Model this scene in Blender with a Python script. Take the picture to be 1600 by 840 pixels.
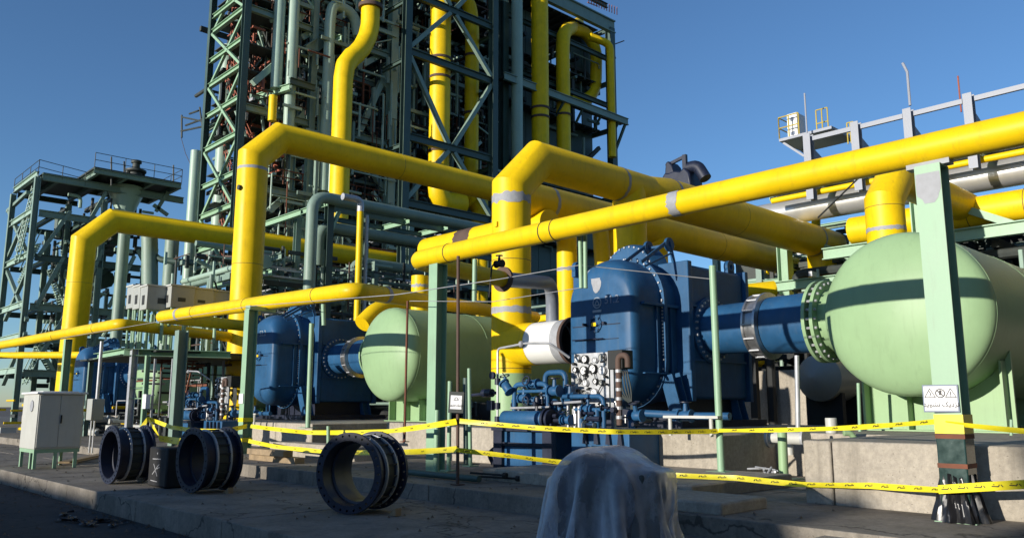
import bpy, math, random
from mathutils import Vector as V, Matrix
random.seed(7)
D2R = math.radians
scene = bpy.context.scene
for o in list(bpy.data.objects):
    bpy.data.objects.remove(o)

# ------------------------------------------------------------------ camera
EYE, FPX, PITCH, HEAD = 1.35, 1275.0, D2R(9.55), D2R(46.5)
cam_d = bpy.data.cameras.new('camera')
cam_d.sensor_width = 36.0
cam_d.lens = 36.0 * FPX / 1600.0
cam_d.clip_start = 0.05
cam_d.clip_end = 5000
cam = bpy.data.objects.new('camera', cam_d)
scene.collection.objects.link(cam)
cam.location = (0, 0, EYE)
cam.rotation_euler = (math.pi / 2 + PITCH, 0, HEAD - math.pi / 2)
scene.camera = cam

# ------------------------------------------------------------------ light
SUN_OFF = 5.0
SUN_EL, SUN_AZ = D2R(10.0), D2R(180 - SUN_OFF)        # azimuth from +X, towards +Y
world = bpy.data.worlds.new('World')
scene.world = world
world.use_nodes = True
wn = world.node_tree
bg = wn.nodes['Background']
sky = wn.nodes.new('ShaderNodeTexSky')
sky.sky_type = 'NISHITA'
sky.sun_disc = False
sky.sun_elevation = SUN_EL
sky.sun_rotation = math.pi / 2 - SUN_AZ
sky.altitude = 1200
sky.air_density = 1.0
sky.dust_density = 0.5
sky.ozone_density = 4.0
bg.inputs[1].default_value = 0.15
wn.links.new(sky.outputs[0], bg.inputs[0])
sun_d = bpy.data.lights.new('sun', 'SUN')
sun_d.energy = 5.0
sun_d.angle = D2R(0.5)
sun_d.color = (1.0, 0.93, 0.82)
sun = bpy.data.objects.new('sun', sun_d)
scene.collection.objects.link(sun)
sdir = V((math.cos(SUN_EL) * math.cos(SUN_AZ), math.cos(SUN_EL) * math.sin(SUN_AZ), math.sin(SUN_EL)))
sun.rotation_euler = sdir.to_track_quat('Z', 'Y').to_euler()
sun.location = sdir * 200
scene.view_settings.view_transform = 'Standard'
scene.view_settings.look = 'None'
scene.view_settings.exposure = 0.2
scene.view_settings.gamma = 1.0
scene.cycles.max_bounces = 6

# ------------------------------------------------------------------ helpers
FH = V((math.cos(HEAD), math.sin(HEAD), 0)); RT = V((math.sin(HEAD), -math.cos(HEAD), 0)); UPV = V((0, 0, 1))
FW = FH * math.cos(PITCH) + UPV * math.sin(PITCH); UV_ = UPV * math.cos(PITCH) - FH * math.sin(PITCH)


def at(x, y, X=None, Y=None, Z=None, D=None):
    """survey: the point of the photograph on a known real plane of the site"""
    d = FW + RT * ((x - 800) / FPX) - UV_ * ((y - 420) / FPX)
    if X is not None: t = X / d.x
    elif Y is not None: t = Y / d.y
    elif Z is not None: t = (Z - EYE) / d.z
    else: t = D / d.dot(FH)
    return V((0, 0, EYE)) + d * t


WORG = {}


def tag(o, label=None, cat=None, group=None, kind=None):
    if label: o['label'] = label
    if cat: o['category'] = cat
    if group: o['group'] = group
    if kind: o['kind'] = kind
    return o


def thing(name, label, cat, loc=(0, 0, 0), rotz=0.0, group=None, local=False):
    o = bpy.data.objects.new(name, None)
    o.empty_display_size = 0.2
    scene.collection.objects.link(o)
    o.location = loc
    o.rotation_euler = (0, 0, rotz)
    WORG[o.name] = V((0, 0, 0)) if local else V(loc)
    return tag(o, label, cat, group)


def basis(d, up=None):
    d = V(d).normalized()
    if up is None:
        up = V((0, 0, 1)) if abs(d.z) < 0.9 else V((0, 1, 0))
    up = V(up)
    s = d.cross(up)
    if s.length < 1e-6:
        s = d.cross(V((1, 0, 0)))
    s.normalize()
    return d, s, s.cross(d).normalized()


class MB:
    def __init__(self): self.v = []; self.f = []

    def add(self, vs, fs):
        n = len(self.v); self.v += [tuple(p) for p in vs]; self.f += [tuple(i + n for i in f) for f in fs]; return self

    def b(self, x0, x1, y0, y1, z0, z1):
        return self.add([(x0, y0, z0), (x1, y0, z0), (x1, y1, z0), (x0, y1, z0), (x0, y0, z1), (x1, y0, z1), (x1, y1, z1), (x0, y1, z1)],
                        [(3, 2, 1, 0), (4, 5, 6, 7), (0, 1, 5, 4), (1, 2, 6, 5), (2, 3, 7, 6), (3, 0, 4, 7)])

    def obox(self, c, ax, ay, az):
        c, ax, ay, az = V(c), V(ax), V(ay), V(az)
        vs = [c + ax * i + ay * j + az * k for k in (-1, 1) for i, j in ((-1, -1), (1, -1), (1, 1), (-1, 1))]
        return self.add(vs, [(3, 2, 1, 0), (4, 5, 6, 7), (0, 1, 5, 4), (1, 2, 6, 5), (2, 3, 7, 6), (3, 0, 4, 7)])

    def bar(self, p0, p1, h, w, up=None):
        p0, p1 = V(p0), V(p1); d, s, u = basis(p1 - p0, up)
        return self.obox((p0 + p1) / 2, (p1 - p0) / 2, s * (w / 2), u * (h / 2))

    def prof(self, pts2, p0, p1, up=None):
        p0, p1 = V(p0), V(p1); d, s, u = basis(p1 - p0, up); n = len(pts2)
        vs = [p + s * a + u * b for p in (p0, p1) for a, b in pts2]
        fs = [(i, (i + 1) % n, n + (i + 1) % n, n + i) for i in range(n)]
        return self.add(vs, fs + [tuple(range(n))[::-1], tuple(range(n, 2 * n))])

    def ibeam(self, p0, p1, h, w, up=None, t=None):
        t = t or h * 0.09; a, b, c = w / 2, h / 2, t / 2
        return self.prof([(-a, -b), (a, -b), (a, -b + t), (c, -b + t), (c, b - t), (a, b - t), (a, b), (-a, b), (-a, b - t), (-c, b - t), (-c, -b + t), (-a, -b + t)], p0, p1, up)

    def tube(self, path, r, n=16, caps=True, jit=0.0):
        path = [V(p) for p in path]; m = len(path)
        rs = r if isinstance(r, (list, tuple)) else [r] * m
        d0, s, u = basis(path[1] - path[0])
        fs = []; vs = []
        din = d0
        for k in range(m):
            dout = (path[k + 1] - path[k]).normalized() if k < m - 1 else din
            if k == 0: din = dout
            nn = (din + dout)
            nn = nn.normalized() if nn.length > 1e-6 else din
            for i in range(n):
                a = 2 * math.pi * i / n
                v = (s * math.cos(a) + u * math.sin(a)) * rs[k]
                v = v - din * (v.dot(nn) / max(din.dot(nn), 0.2))
                if jit and k in (0, m - 1): v = v + din * random.uniform(-jit, jit)
                vs.append(path[k] + v)
            if k < m - 1:
                q = din.rotation_difference(dout)
                s = q @ s; u = q @ u; din = dout
        for k in range(m - 1):
            for i in range(n):
                j = (i + 1) % n
                fs.append((k * n + i, k * n + j, (k + 1) * n + j, (k + 1) * n + i))
        if caps: fs += [tuple(range(n))[::-1], tuple(range((m - 1) * n, m * n))]
        return self.add(vs, fs)

    def lathe(self, prof, c, axis, n=32):
        c = V(c); d, s, u = basis(axis); vs = []; fs = []
        for a, r in prof:
            for i in range(n):
                t = 2 * math.pi * i / n
                vs.append(c + d * a + (s * math.cos(t) + u * math.sin(t)) * max(r, 1e-4))
        for k in range(len(prof) - 1):
            for i in range(n):
                j = (i + 1) % n
                fs.append((k * n + i, k * n + j, (k + 1) * n + j, (k + 1) * n + i))
        return self.add(vs, fs)

    def disc(self, c, axis, r, t, n=24):
        return self.lathe([(0, 0), (0, r), (t, r), (t, 0)], c, axis, n)

    def ann(self, c, axis, ri, ro, t, n=32):
        return self.lathe([(0, ri), (0, ro), (t, ro), (t, ri), (0, ri)], c, axis, n)

    def bolts(self, c, axis, R, k, r, t, ph=0.0):
        c = V(c); d, s, u = basis(axis)
        for i in range(k):
            a = 2 * math.pi * (i + ph) / k
            p = c + (s * math.cos(a) + u * math.sin(a)) * R
            self.tube([p, p + d * t], r, 6)
        return self

    def grid(self, fn, nu, nv, closeu=False):
        vs = [fn(i / (nu if closeu else nu - 1), j / (nv - 1)) for j in range(nv) for i in range(nu)]
        fs = []
        for j in range(nv - 1):
            for i in range(nu if closeu else nu - 1):
                k = (i + 1) % nu
                fs.append((j * nu + i, j * nu + k, (j + 1) * nu + k, (j + 1) * nu + i))
        return self.add(vs, fs)


TINY = {'bolt_row', 'bolt_rows', 'port_bolts', 'joint_bolts', 'fitting', 'steel_fitting', 'impulse_tube', 'steel_tube', 'instrument_valve', 'vent_band', 'tape_mark', 'chalk_mark', 'grating_bar', 'roof_rail', 'pictogram', 'handrail', 'stair_rail', 'scaffold_bracket', 'tie_rods', 'saddle_rib', 'scaffold_stub', 'weld_seam', 'lettering', 'unit_number'}


def mesh(name, mb, mat, parent=None, smooth=40, bevel=0, kind=None, label=None, solid=0):
    org = WORG.get(parent.name, V((0, 0, 0))) if parent else V((0, 0, 0))
    me = bpy.data.meshes.new(name)
    me.from_pydata([(x - org.x, y - org.y, z - org.z) for x, y, z in mb.v], [], mb.f)
    me.materials.append(M[mat] if isinstance(mat, str) else mat)
    if smooth:
        me.polygons.foreach_set('use_smooth', [True] * len(me.polygons))
        me.set_sharp_from_angle(angle=D2R(smooth))
    me.update()
    o = bpy.data.objects.new(name, me)
    scene.collection.objects.link(o)
    if parent:
        o.parent = parent
    WORG[o.name] = org
    if solid:
        m = o.modifiers.new('solid', 'SOLIDIFY'); m.thickness = solid; m.offset = 0
    if bevel:
        m = o.modifiers.new('bevel', 'BEVEL'); m.width = bevel; m.segments = 2; m.limit_method = 'ANGLE'; m.angle_limit = D2R(50)
    if kind or name in TINY: o['kind'] = kind or 'stuff'
    if label: o['label'] = label
    return o


def bend(pts, R, n=6):
    pts = [V(p) for p in pts]; out = [pts[0]]
    for a, b, c in zip(pts, pts[1:], pts[2:]):
        d1 = (b - a).normalized(); d2 = (c - b).normalized()
        L = min(R, (b - a).length * 0.49, (c - b).length * 0.49)
        s, e = b - d1 * L, b + d2 * L
        if n == 1: out += [s, e]; continue
        for k in range(n + 1):
            t = k / n
            out.append(s * (1 - t) ** 2 + b * 2 * t * (1 - t) + e * t * t)
    return out + [pts[-1]]


def children(o): return list(o.children)


def dup(root, delta, label, group=None, skip=()):
    r = root.copy(); scene.collection.objects.link(r)
    r.location = root.location + V(delta); r['label'] = label
    if group: r['group'] = group
    WORG[r.name] = WORG.get(root.name, V((0, 0, 0))).copy()
    for ch in list(root.children):
        if ch.name.split('.')[0] in skip: continue
        c = ch.copy(); scene.collection.objects.link(c); c.parent = r
        WORG[c.name] = WORG.get(ch.name, V((0, 0, 0))).copy()
        for g in ch.children:
            e = g.copy(); scene.collection.objects.link(e); e.parent = c
    return r


# ------------------------------------------------------------------ materials
M = {}


def paint(name, col, rough=0.4, var=0.12, scale=3.0, metal=0.0, bump=0.0, dirt=0.0, dirtcol=(0.05, 0.04, 0.03), streak=True, spec=0.5, bscale=60):
    m = bpy.data.materials.new(name); m.use_nodes = True; nt = m.node_tree; n = nt.nodes; L = nt.links
    p = n['Principled BSDF']
    p.inputs['Metallic'].default_value = metal
    p.inputs['Specular IOR Level'].default_value = spec
    tc = n.new('ShaderNodeNewGeometry')
    nz = n.new('ShaderNodeTexNoise'); nz.inputs['Scale'].default_value = scale; nz.inputs['Detail'].default_value = 6; nz.inputs['Roughness'].default_value = 0.65
    L.new(tc.outputs['Position'], nz.inputs['Vector'])
    cr = n.new('ShaderNodeValToRGB')
    cr.color_ramp.elements[0].position = 0.3; cr.color_ramp.elements[1].position = 0.72
    cr.color_ramp.elements[0].color = (*[c * (1 - var) for c in col], 1)
    cr.color_ramp.elements[1].color = (*[min(1, c * (1 + var * 0.6)) for c in col], 1)
    L.new(nz.outputs['Fac'], cr.inputs['Fac'])
    out = cr.outputs['Color']
    if dirt > 0:
        mp = n.new('ShaderNodeMapping'); mp.inputs['Scale'].default_value = (6, 6, 0.7) if streak else (1.5, 1.5, 1.5)
        L.new(tc.outputs['Position'], mp.inputs['Vector'])
        n2 = n.new('ShaderNodeTexNoise'); n2.inputs['Scale'].default_value = 1.6; n2.inputs['Detail'].default_value = 8; n2.inputs['Roughness'].default_value = 0.7
        L.new(mp.outputs['Vector'], n2.inputs['Vector'])
        r2 = n.new('ShaderNodeValToRGB'); r2.color_ramp.elements[0].position = 0.52; r2.color_ramp.elements[1].position = 0.75
        r2.color_ramp.elements[0].color = (0, 0, 0, 1); r2.color_ramp.elements[1].color = (dirt, dirt, dirt, 1)
        L.new(n2.outputs['Fac'], r2.inputs['Fac'])
        mx = n.new('ShaderNodeMix'); mx.data_type = 'RGBA'
        L.new(r2.outputs['Color'], mx.inputs['Factor']); L.new(out, mx.inputs['A']); mx.inputs['B'].default_value = (*dirtcol, 1)
        out = mx.outputs['Result']
    L.new(out, p.inputs['Base Color'])
    mr = n.new('ShaderNodeMapRange'); mr.inputs['To Min'].default_value = max(0.05, rough - 0.1); mr.inputs['To Max'].default_value = min(1, rough + 0.15)
    L.new(nz.outputs['Fac'], mr.inputs['Value']); L.new(mr.outputs['Result'], p.inputs['Roughness'])
    if bump > 0:
        n3 = n.new('ShaderNodeTexNoise'); n3.inputs['Scale'].default_value = bscale; n3.inputs['Detail'].default_value = 5
        L.new(tc.outputs['Position'], n3.inputs['Vector'])
        bp = n.new('ShaderNodeBump'); bp.inputs['Strength'].default_value = bump; bp.inputs['Distance'].default_value = 0.02
        L.new(n3.outputs['Fac'], bp.inputs['Height']); L.new(bp.outputs['Normal'], p.inputs['Normal'])
    M[name] = m
    return m


paint('yellow', (0.82, 0.55, 0.005), 0.43, 0.14, 1.1, spec=0.24, dirt=0.42, dirtcol=(0.40, 0.25, 0.02))
paint('rail_yellow', (0.5, 0.38, 0.06), 0.5, 0.2, 2)
paint('blue', (0.021, 0.092, 0.205), 0.46, 0.3, 1.4, spec=0.3, dirt=0.45, dirtcol=(0.075, 0.12, 0.17))
paint('navy', (0.010, 0.015, 0.036), 0.45, 0.3, 4, dirt=0.3, dirtcol=(0.05, 0.05, 0.055), streak=False)
paint('tank_green', (0.285, 0.43, 0.23), 0.42, 0.1, 0.8, spec=0.3, dirt=0.35, dirtcol=(0.19, 0.27, 0.15))
paint('green', (0.20, 0.285, 0.235), 0.5, 0.15, 1.2, dirt=0.35, dirtcol=(0.09, 0.1, 0.08))
paint('post_green', (0.27, 0.43, 0.28), 0.45, 0.1, 2, dirt=0.3, dirtcol=(0.2, 0.2, 0.15))
paint('dark_green', (0.05, 0.092, 0.078), 0.5, 0.2, 1.0, dirt=0.3)
paint('pale_pipe', (0.32, 0.44, 0.36), 0.42, 0.1, 0.8, dirt=0.3, dirtcol=(0.13, 0.16, 0.12))
paint('dark_teal', (0.02, 0.05, 0.045), 0.2, 0.4, 9)
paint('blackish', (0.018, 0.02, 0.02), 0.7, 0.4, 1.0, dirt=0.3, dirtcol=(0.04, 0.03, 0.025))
paint('dark_steel', (0.04, 0.05, 0.046), 0.6, 0.4, 2.0, dirt=0.4, dirtcol=(0.06, 0.035, 0.02))
paint('rust', (0.17, 0.06, 0.032), 0.8, 0.4, 3.0)
paint('brown', (0.10, 0.06, 0.045), 0.75, 0.3, 3.0)
paint('redlead', (0.34, 0.10, 0.06), 0.7, 0.3, 2.0)
paint('galv', (0.42, 0.43, 0.45), 0.45, 0.2, 5, metal=0.3, dirt=0.3, dirtcol=(0.2, 0.19, 0.17))
paint('steel', (0.48, 0.48, 0.48), 0.32, 0.25, 6, metal=0.85, dirt=0.3)
paint('primer', (0.33, 0.34, 0.36), 0.6, 0.2, 8)
paint('seam', (0.28, 0.2, 0.03), 0.6, 0.3, 8)
paint('panel', (0.52, 0.53, 0.54), 0.4, 0.2, 8, metal=0.4, dirt=0.5, dirtcol=(0.12, 0.11, 0.1))
paint('white', (0.76, 0.76, 0.74), 0.4, 0.05, 2, dirt=0.12, dirtcol=(0.4, 0.37, 0.3))
paint('grey_pipe', (0.19, 0.21, 0.25), 0.42, 0.2, 3)
paint('cabinet', (0.50, 0.50, 0.46), 0.4, 0.06, 2, dirt=0.25, dirtcol=(0.3, 0.27, 0.2))
paint('boxgrey', (0.36, 0.37, 0.34), 0.45, 0.08, 2, dirt=0.2, dirtcol=(0.2, 0.18, 0.15))
paint('white_steel', (0.29, 0.31, 0.36), 0.5, 0.1, 2, dirt=0.3, dirtcol=(0.3, 0.28, 0.25))
paint('alu', (0.62, 0.62, 0.62), 0.3, 0.1, 1, metal=0.6)
paint('rubber', (0.012, 0.012, 0.013), 0.6, 0.3, 6)
paint('bag', (0.012, 0.012, 0.014), 0.28, 0.3, 6)
paint('chalk', (0.35, 0.35, 0.36), 0.9, 0.3, 20)
paint('ink', (0.02, 0.02, 0.022), 0.5, 0.1, 5)
paint('greymark', (0.17, 0.21, 0.29), 0.5, 0.1, 5)
paint('emblem', (0.30, 0.36, 0.42), 0.5, 0.1, 5)
paint('sign_white', (0.78, 0.78, 0.78), 0.4, 0.03, 5)
paint('red', (0.5, 0.04, 0.03), 0.5, 0.1, 5)
paint('tape', (0.78, 0.66, 0.02), 0.35, 0.1, 8)
paint('timber', (0.30, 0.22, 0.13), 0.8, 0.3, 6, dirt=0.4)
paint('blue_cap', (0.03, 0.2, 0.5), 0.5, 0.1, 5)
paint('warm_bounce_wall', (0.36, 0.25, 0.16), 0.8, 0.2, 1)
paint('site_wall', (0.35, 0.33, 0.30), 0.8, 0.2, 1)
paint('glass', (0.55, 0.58, 0.6), 0.1, 0.1, 5)


def concrete(name, col, dark, joint=None, stain=0.6, scale=0.6, crack=False):
    m = bpy.data.materials.new(name); m.use_nodes = True; nt = m.node_tree; n = nt.nodes; L = nt.links
    p = n['Principled BSDF']; p.inputs['Roughness'].default_value = 0.85; p.inputs['Specular IOR Level'].default_value = 0.25
    g = n.new('ShaderNodeNewGeometry')
    def noise(sc, det, vec=(1, 1, 1), ro=0.65):
        mp = n.new('ShaderNodeMapping'); mp.inputs['Scale'].default_value = vec; L.new(g.outputs['Position'], mp.inputs['Vector'])
        z = n.new('ShaderNodeTexNoise'); z.inputs['Scale'].default_value = sc; z.inputs['Detail'].default_value = det; z.inputs['Roughness'].default_value = ro
        L.new(mp.outputs['Vector'], z.inputs['Vector']); return z.outputs['Fac']
    def ramp(f, a, b, c0, c1):
        r = n.new('ShaderNodeValToRGB'); r.color_ramp.elements[0].position = a; r.color_ramp.elements[1].position = b
        r.color_ramp.elements[0].color = (*c0, 1); r.color_ramp.elements[1].color = (*c1, 1); L.new(f, r.inputs['Fac']); return r.outputs['Color']
    def mix(f, a, b, t='MIX'):
        x = n.new('ShaderNodeMix'); x.data_type = 'RGBA'; x.blend_type = t
        if isinstance(f, float): x.inputs['Factor'].default_value = f
        else: L.new(f, x.inputs['Factor'])
        L.new(a, x.inputs['A'])
        if isinstance(b, tuple): x.inputs['B'].default_value = (*b, 1)
        else: L.new(b, x.inputs['B'])
        return x.outputs['Result']
    base = ramp(noise(scale, 8), 0.3, 0.7, dark, col)
    fine = ramp(noise(14, 6, ro=0.8), 0.35, 0.7, (0.72, 0.72, 0.72), (1.1, 1.1, 1.08))
    c = mix(1.0, base, fine, 'MULTIPLY')
    st = ramp(noise(1.3, 6, (3.5, 3.5, 0.35)), 0.5, 0.72, (0, 0, 0), (stain, stain, stain))
    c = mix(st, c, tuple(x * 0.45 for x in dark))
    pits = ramp(noise(38, 2, ro=0.4), 0.27, 0.31, (0.6, 0.6, 0.6), (0, 0, 0))
    c = mix(pits, c, tuple(x * 0.35 for x in dark))
    if crack:
        mpc = n.new('ShaderNodeMapping'); mpc.inputs['Scale'].default_value = (0.55, 0.4, 0.5); L.new(g.outputs['Position'], mpc.inputs['Vector'])
        wob = n.new('ShaderNodeTexNoise'); wob.inputs['Scale'].default_value = 2.2; wob.inputs['Detail'].default_value = 5; L.new(g.outputs['Position'], wob.inputs['Vector'])
        ad = n.new('ShaderNodeMix'); ad.data_type = 'RGBA'; ad.blend_type = 'LINEAR_LIGHT'; ad.inputs['Factor'].default_value = 0.22
        L.new(mpc.outputs['Vector'], ad.inputs['A']); L.new(wob.outputs['Color'], ad.inputs['B'])
        vo = n.new('ShaderNodeTexVoronoi'); vo.feature = 'DISTANCE_TO_EDGE'; vo.inputs['Scale'].default_value = 1.0; L.new(ad.outputs['Result'], vo.inputs['Vector'])
        ck_ = ramp(vo.outputs['Distance'], 0.004, 0.012, (0.75, 0.75, 0.75), (0, 0, 0))
        c = mix(ck_, c, tuple(x * 0.3 for x in dark))
        oil = ramp(noise(0.9, 4, ro=0.55), 0.6, 0.7, (0, 0, 0), (0.6, 0.6, 0.6))
        c = mix(oil, c, tuple(x * 0.4 for x in dark))
    L.new(c, p.inputs['Base Color'])
    b = n.new('ShaderNodeBump'); b.inputs['Strength'].default_value = 0.5; b.inputs['Distance'].default_value = 0.015
    L.new(noise(22, 8, ro=0.75), b.inputs['Height']); L.new(b.outputs['Normal'], p.inputs['Normal'])
    M[name] = m


concrete('concrete', (0.48, 0.43, 0.36), (0.35, 0.31, 0.25), stain=0.45)
concrete('slab', (0.33, 0.295, 0.25), (0.17, 0.15, 0.125), stain=0.35, scale=1.1, crack=True)
concrete('asphalt', (0.07, 0.066, 0.064), (0.034, 0.032, 0.032), stain=0.4, scale=0.5, crack=True)
concrete('soil', (0.22, 0.18, 0.14), (0.14, 0.115, 0.09), stain=0.3, scale=0.2)


def plastic(name):
    m = bpy.data.materials.new(name); m.use_nodes = True; nt = m.node_tree; n = nt.nodes; L = nt.links
    out = n['Material Output']; p = n['Principled BSDF']
    p.inputs['Base Color'].default_value = (0.72, 0.74, 0.78, 1); p.inputs['Roughness'].default_value = 0.2; p.inputs['Coat Weight'].default_value = 0.6; p.inputs['Coat Roughness'].default_value = 0.12
    tr = n.new('ShaderNodeBsdfTransparent'); tr.inputs[0].default_value = (0.86, 0.88, 0.92, 1)
    tl = n.new('ShaderNodeBsdfTranslucent'); tl.inputs[0].default_value = (0.75, 0.77, 0.8, 1)
    g = n.new('ShaderNodeNewGeometry'); z = n.new('ShaderNodeTexNoise'); z.inputs['Scale'].default_value = 5; z.inputs['Detail'].default_value = 4
    mpz = n.new('ShaderNodeMapping'); mpz.inputs['Scale'].default_value = (1.2, 1.2, 0.6); L.new(g.outputs['Position'], mpz.inputs['Vector']); L.new(mpz.outputs['Vector'], z.inputs['Vector'])
    z.inputs['Scale'].default_value = 3.2; z.inputs['Detail'].default_value = 7; z.inputs['Roughness'].default_value = 0.62
    rz = n.new('ShaderNodeMapRange'); rz.inputs['From Min'].default_value = 0.4; rz.inputs['From Max'].default_value = 0.66; L.new(z.outputs['Fac'], rz.inputs['Value'])
    lw = n.new('ShaderNodeLayerWeight'); lw.inputs['Blend'].default_value = 0.35
    a = n.new('ShaderNodeMath'); a.operation = 'MULTIPLY_ADD'; a.inputs[1].default_value = 0.36; a.inputs[2].default_value = 0.18
    L.new(rz.outputs['Result'], a.inputs[0])
    b = n.new('ShaderNodeMath'); b.operation = 'MULTIPLY_ADD'; b.inputs[1].default_value = 0.95; b.use_clamp = True
    L.new(lw.outputs['Facing'], b.inputs[0]); L.new(a.outputs[0], b.inputs[2])
    m1 = n.new('ShaderNodeMixShader'); m1.inputs[0].default_value = 0.3
    L.new(p.outputs[0], m1.inputs[1]); L.new(tl.outputs[0], m1.inputs[2])
    m2 = n.new('ShaderNodeMixShader'); L.new(b.outputs[0], m2.inputs[0]); L.new(tr.outputs[0], m2.inputs[1]); L.new(m1.outputs[0], m2.inputs[2])
    bz = n.new('ShaderNodeTexVoronoi'); bz.feature = 'DISTANCE_TO_EDGE'; bz.inputs['Scale'].default_value = 7
    wz = n.new('ShaderNodeTexNoise'); wz.inputs['Scale'].default_value = 3; wz.inputs['Detail'].default_value = 3; L.new(g.outputs['Position'], wz.inputs['Vector'])
    az_ = n.new('ShaderNodeMix'); az_.data_type = 'RGBA'; az_.blend_type = 'LINEAR_LIGHT'; az_.inputs['Factor'].default_value = 0.35
    L.new(g.outputs['Position'], az_.inputs['A']); L.new(wz.outputs['Color'], az_.inputs['B']); L.new(az_.outputs['Result'], bz.inputs['Vector'])
    bpn = n.new('ShaderNodeBump'); bpn.inputs['Strength'].default_value = 0.7; bpn.inputs['Distance'].default_value = 0.02
    L.new(bz.outputs['Distance'], bpn.inputs['Height']); L.new(bpn.outputs['Normal'], p.inputs['Normal'])
    L.new(m2.outputs[0], out.inputs['Surface'])
    M[name] = m


plastic('film')


def txt(s, size, mat, parent, name, origin, right, up, depth=0.002, bold=0.0):
    cu = bpy.data.curves.new('lettering', 'FONT'); cu.body = s; cu.size = size; cu.align_x = 'CENTER'; cu.align_y = 'CENTER'; cu.extrude = depth; cu.resolution_u = 3; cu.offset = bold
    to = bpy.data.objects.new('lettering_tmp', cu); scene.collection.objects.link(to)
    bpy.context.view_layer.update()
    me = bpy.data.meshes.new_from_object(to.evaluated_get(bpy.context.evaluated_depsgraph_get()))
    bpy.data.objects.remove(to)
    right = V(right).normalized(); up = V(up).normalized(); nrm = right.cross(up)
    org = V(origin)
    mb = MB(); mb.add([org + right * v.co.x + up * v.co.y + nrm * v.co.z for v in me.vertices], [tuple(p.vertices) for p in me.polygons])
    bpy.data.meshes.remove(me)
    return mesh(name, mb, mat, parent, smooth=0)


# ================================================================== SETTING
def struct(name, mb, mat, parent=None, bevel=0):
    o = mesh(name, mb, mat, parent, smooth=30, bevel=bevel)
    if not parent: o['kind'] = 'structure'
    return o


g = MB(); g.add([(-2500, -2500, -0.31), (2500, -2500, -0.31), (2500, 2500, -0.31), (-2500, 2500, -0.31)], [(0, 1, 2, 3)])
struct('ground', g, 'soil')
rd = MB(); rd.b(-40, 4.45, -60, 120, -0.6, -0.28)
struct('road', rd, 'asphalt')
# lower slab, cast in panels with open joints
sl = MB(); sl.b(4.6, 7.6, -14, 70, -0.6, -0.05)
slab = struct('concrete_slab', sl, 'slab')
ycur = -14.0
k = 0
while ycur < 70:
    w = random.uniform(2.2, 3.4)
    dz = random.uniform(-0.012, 0.008)
    if ycur < 32:
        xm = random.uniform(5.9, 6.3)
        for xa, xb in ((4.5, xm), (xm + 0.014, 7.61)):
            p = MB(); p.b(xa, xb, ycur, ycur + w - 0.015, -0.4, dz + random.uniform(-0.006, 0.004))
            mesh('slab_panel', p, 'slab', slab, bevel=0.012)
    else:
        p = MB(); p.b(4.5, 7.61, ycur, ycur + w - 0.015, -0.4, dz); mesh('slab_panel', p, 'slab', slab, bevel=0.012)
    ycur += w
up_ = MB(); up_.b(7.66, 90, -30, 110, -0.5, 0.17)
upper = struct('raised_slab', up_, 'slab')
ycur = -14.0
while ycur < 66:
    w = random.uniform(3.2, 4.6)
    p = MB(); p.b(7.6, 12.5, ycur, ycur + w - 0.018, -0.2, 0.22 + random.uniform(-0.006, 0.004))
    mesh('slab_panel', p, 'slab', upper, bevel=0.012)
    ycur += w
fp = MB(); fp.b(12.52, 90, -30, 110, -0.1, 0.215)
mesh('slab_panel', fp, 'slab', upper)

# the plant buildings behind the viewer that throw the shade over the road and the slab
K = math.tan(SUN_EL) / math.cos(D2R(SUN_OFF))
def shade_h(z, x, xb): return z + K * (x - xb)
def site_building(name_label, x0, x1, y0, y1, h):
    t = thing('plant_building', name_label, 'building', ((x0 + x1) / 2, (y0 + y1) / 2, -0.3))
    b = MB(); b.b(x0, x1, y0, y1, -0.3, h); mesh('wall', b, 'site_wall', t)
    b = MB(); b.b(x0 - 0.15, x1 + 0.15, y0 - 0.15, y1 + 0.15, h, h + 0.2); mesh('roof', b, 'boxgrey', t)
    n = int((y1 - y0) / 4)
    for i in range(n):
        yc = y0 + (i + 0.5) * (y1 - y0) / n
        b = MB(); b.b(x1, x1 + 0.06, yc - 0.8, yc + 0.8, 1.2, 2.8); mesh('window', b, 'glass', t)
    return t
TS = math.tan(D2R(SUN_OFF))
def ysh(y, x, xb): return y + (x - xb) * TS          # sun comes slightly from +Y
EDGE_A, EDGE_B = ysh(4.3, 9.5, -30), ysh(14.6, 4.5, -30)
EDGE_C = ysh(2.45, 9.5, -30)
site_building('high plant building behind the viewer opposite the middle unit', -36, -30, EDGE_A, EDGE_B, shade_h(0.16, 10.6, -30) - 0.2)
site_building('tall plant building behind the viewer opposite the right tank', -36, -30, -16, EDGE_C, shade_h(1.1, 9.1, -30) - 0.2)
site_building('low plant building behind the viewer between two taller ones', -35.5, -30.4, EDGE_C + 0.2, EDGE_A - 0.2, shade_h(0.0, 7.2, -30.4) - 0.2)
site_building('low plant building behind the viewer opposite the far unit', -36, -30, EDGE_B + 0.2, 70, shade_h(-0.12, 4.4, -30) - 0.2)
lb = thing('plant_building', 'unseen long building added right of the yard to cut and warm the sky light', 'building', (18, -19, -0.3))
b = MB(); b.b(-10, 60, -24, -14.5, -0.3, 24); mesh('wall', b, 'warm_bounce_wall', lb)  # unseen building, added to block sky fill and bounce warm light
b = MB(); b.b(-10.3, 60.3, -24.3, -14.2, 24, 24.4); mesh('roof', b, 'boxgrey', lb)
for i in range(14):
    b = MB(); b.b(-8 + i * 4.9, -6 + i * 4.9, -14.5, -14.44, 4, 6); mesh('window', b, 'glass', lb)


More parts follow.
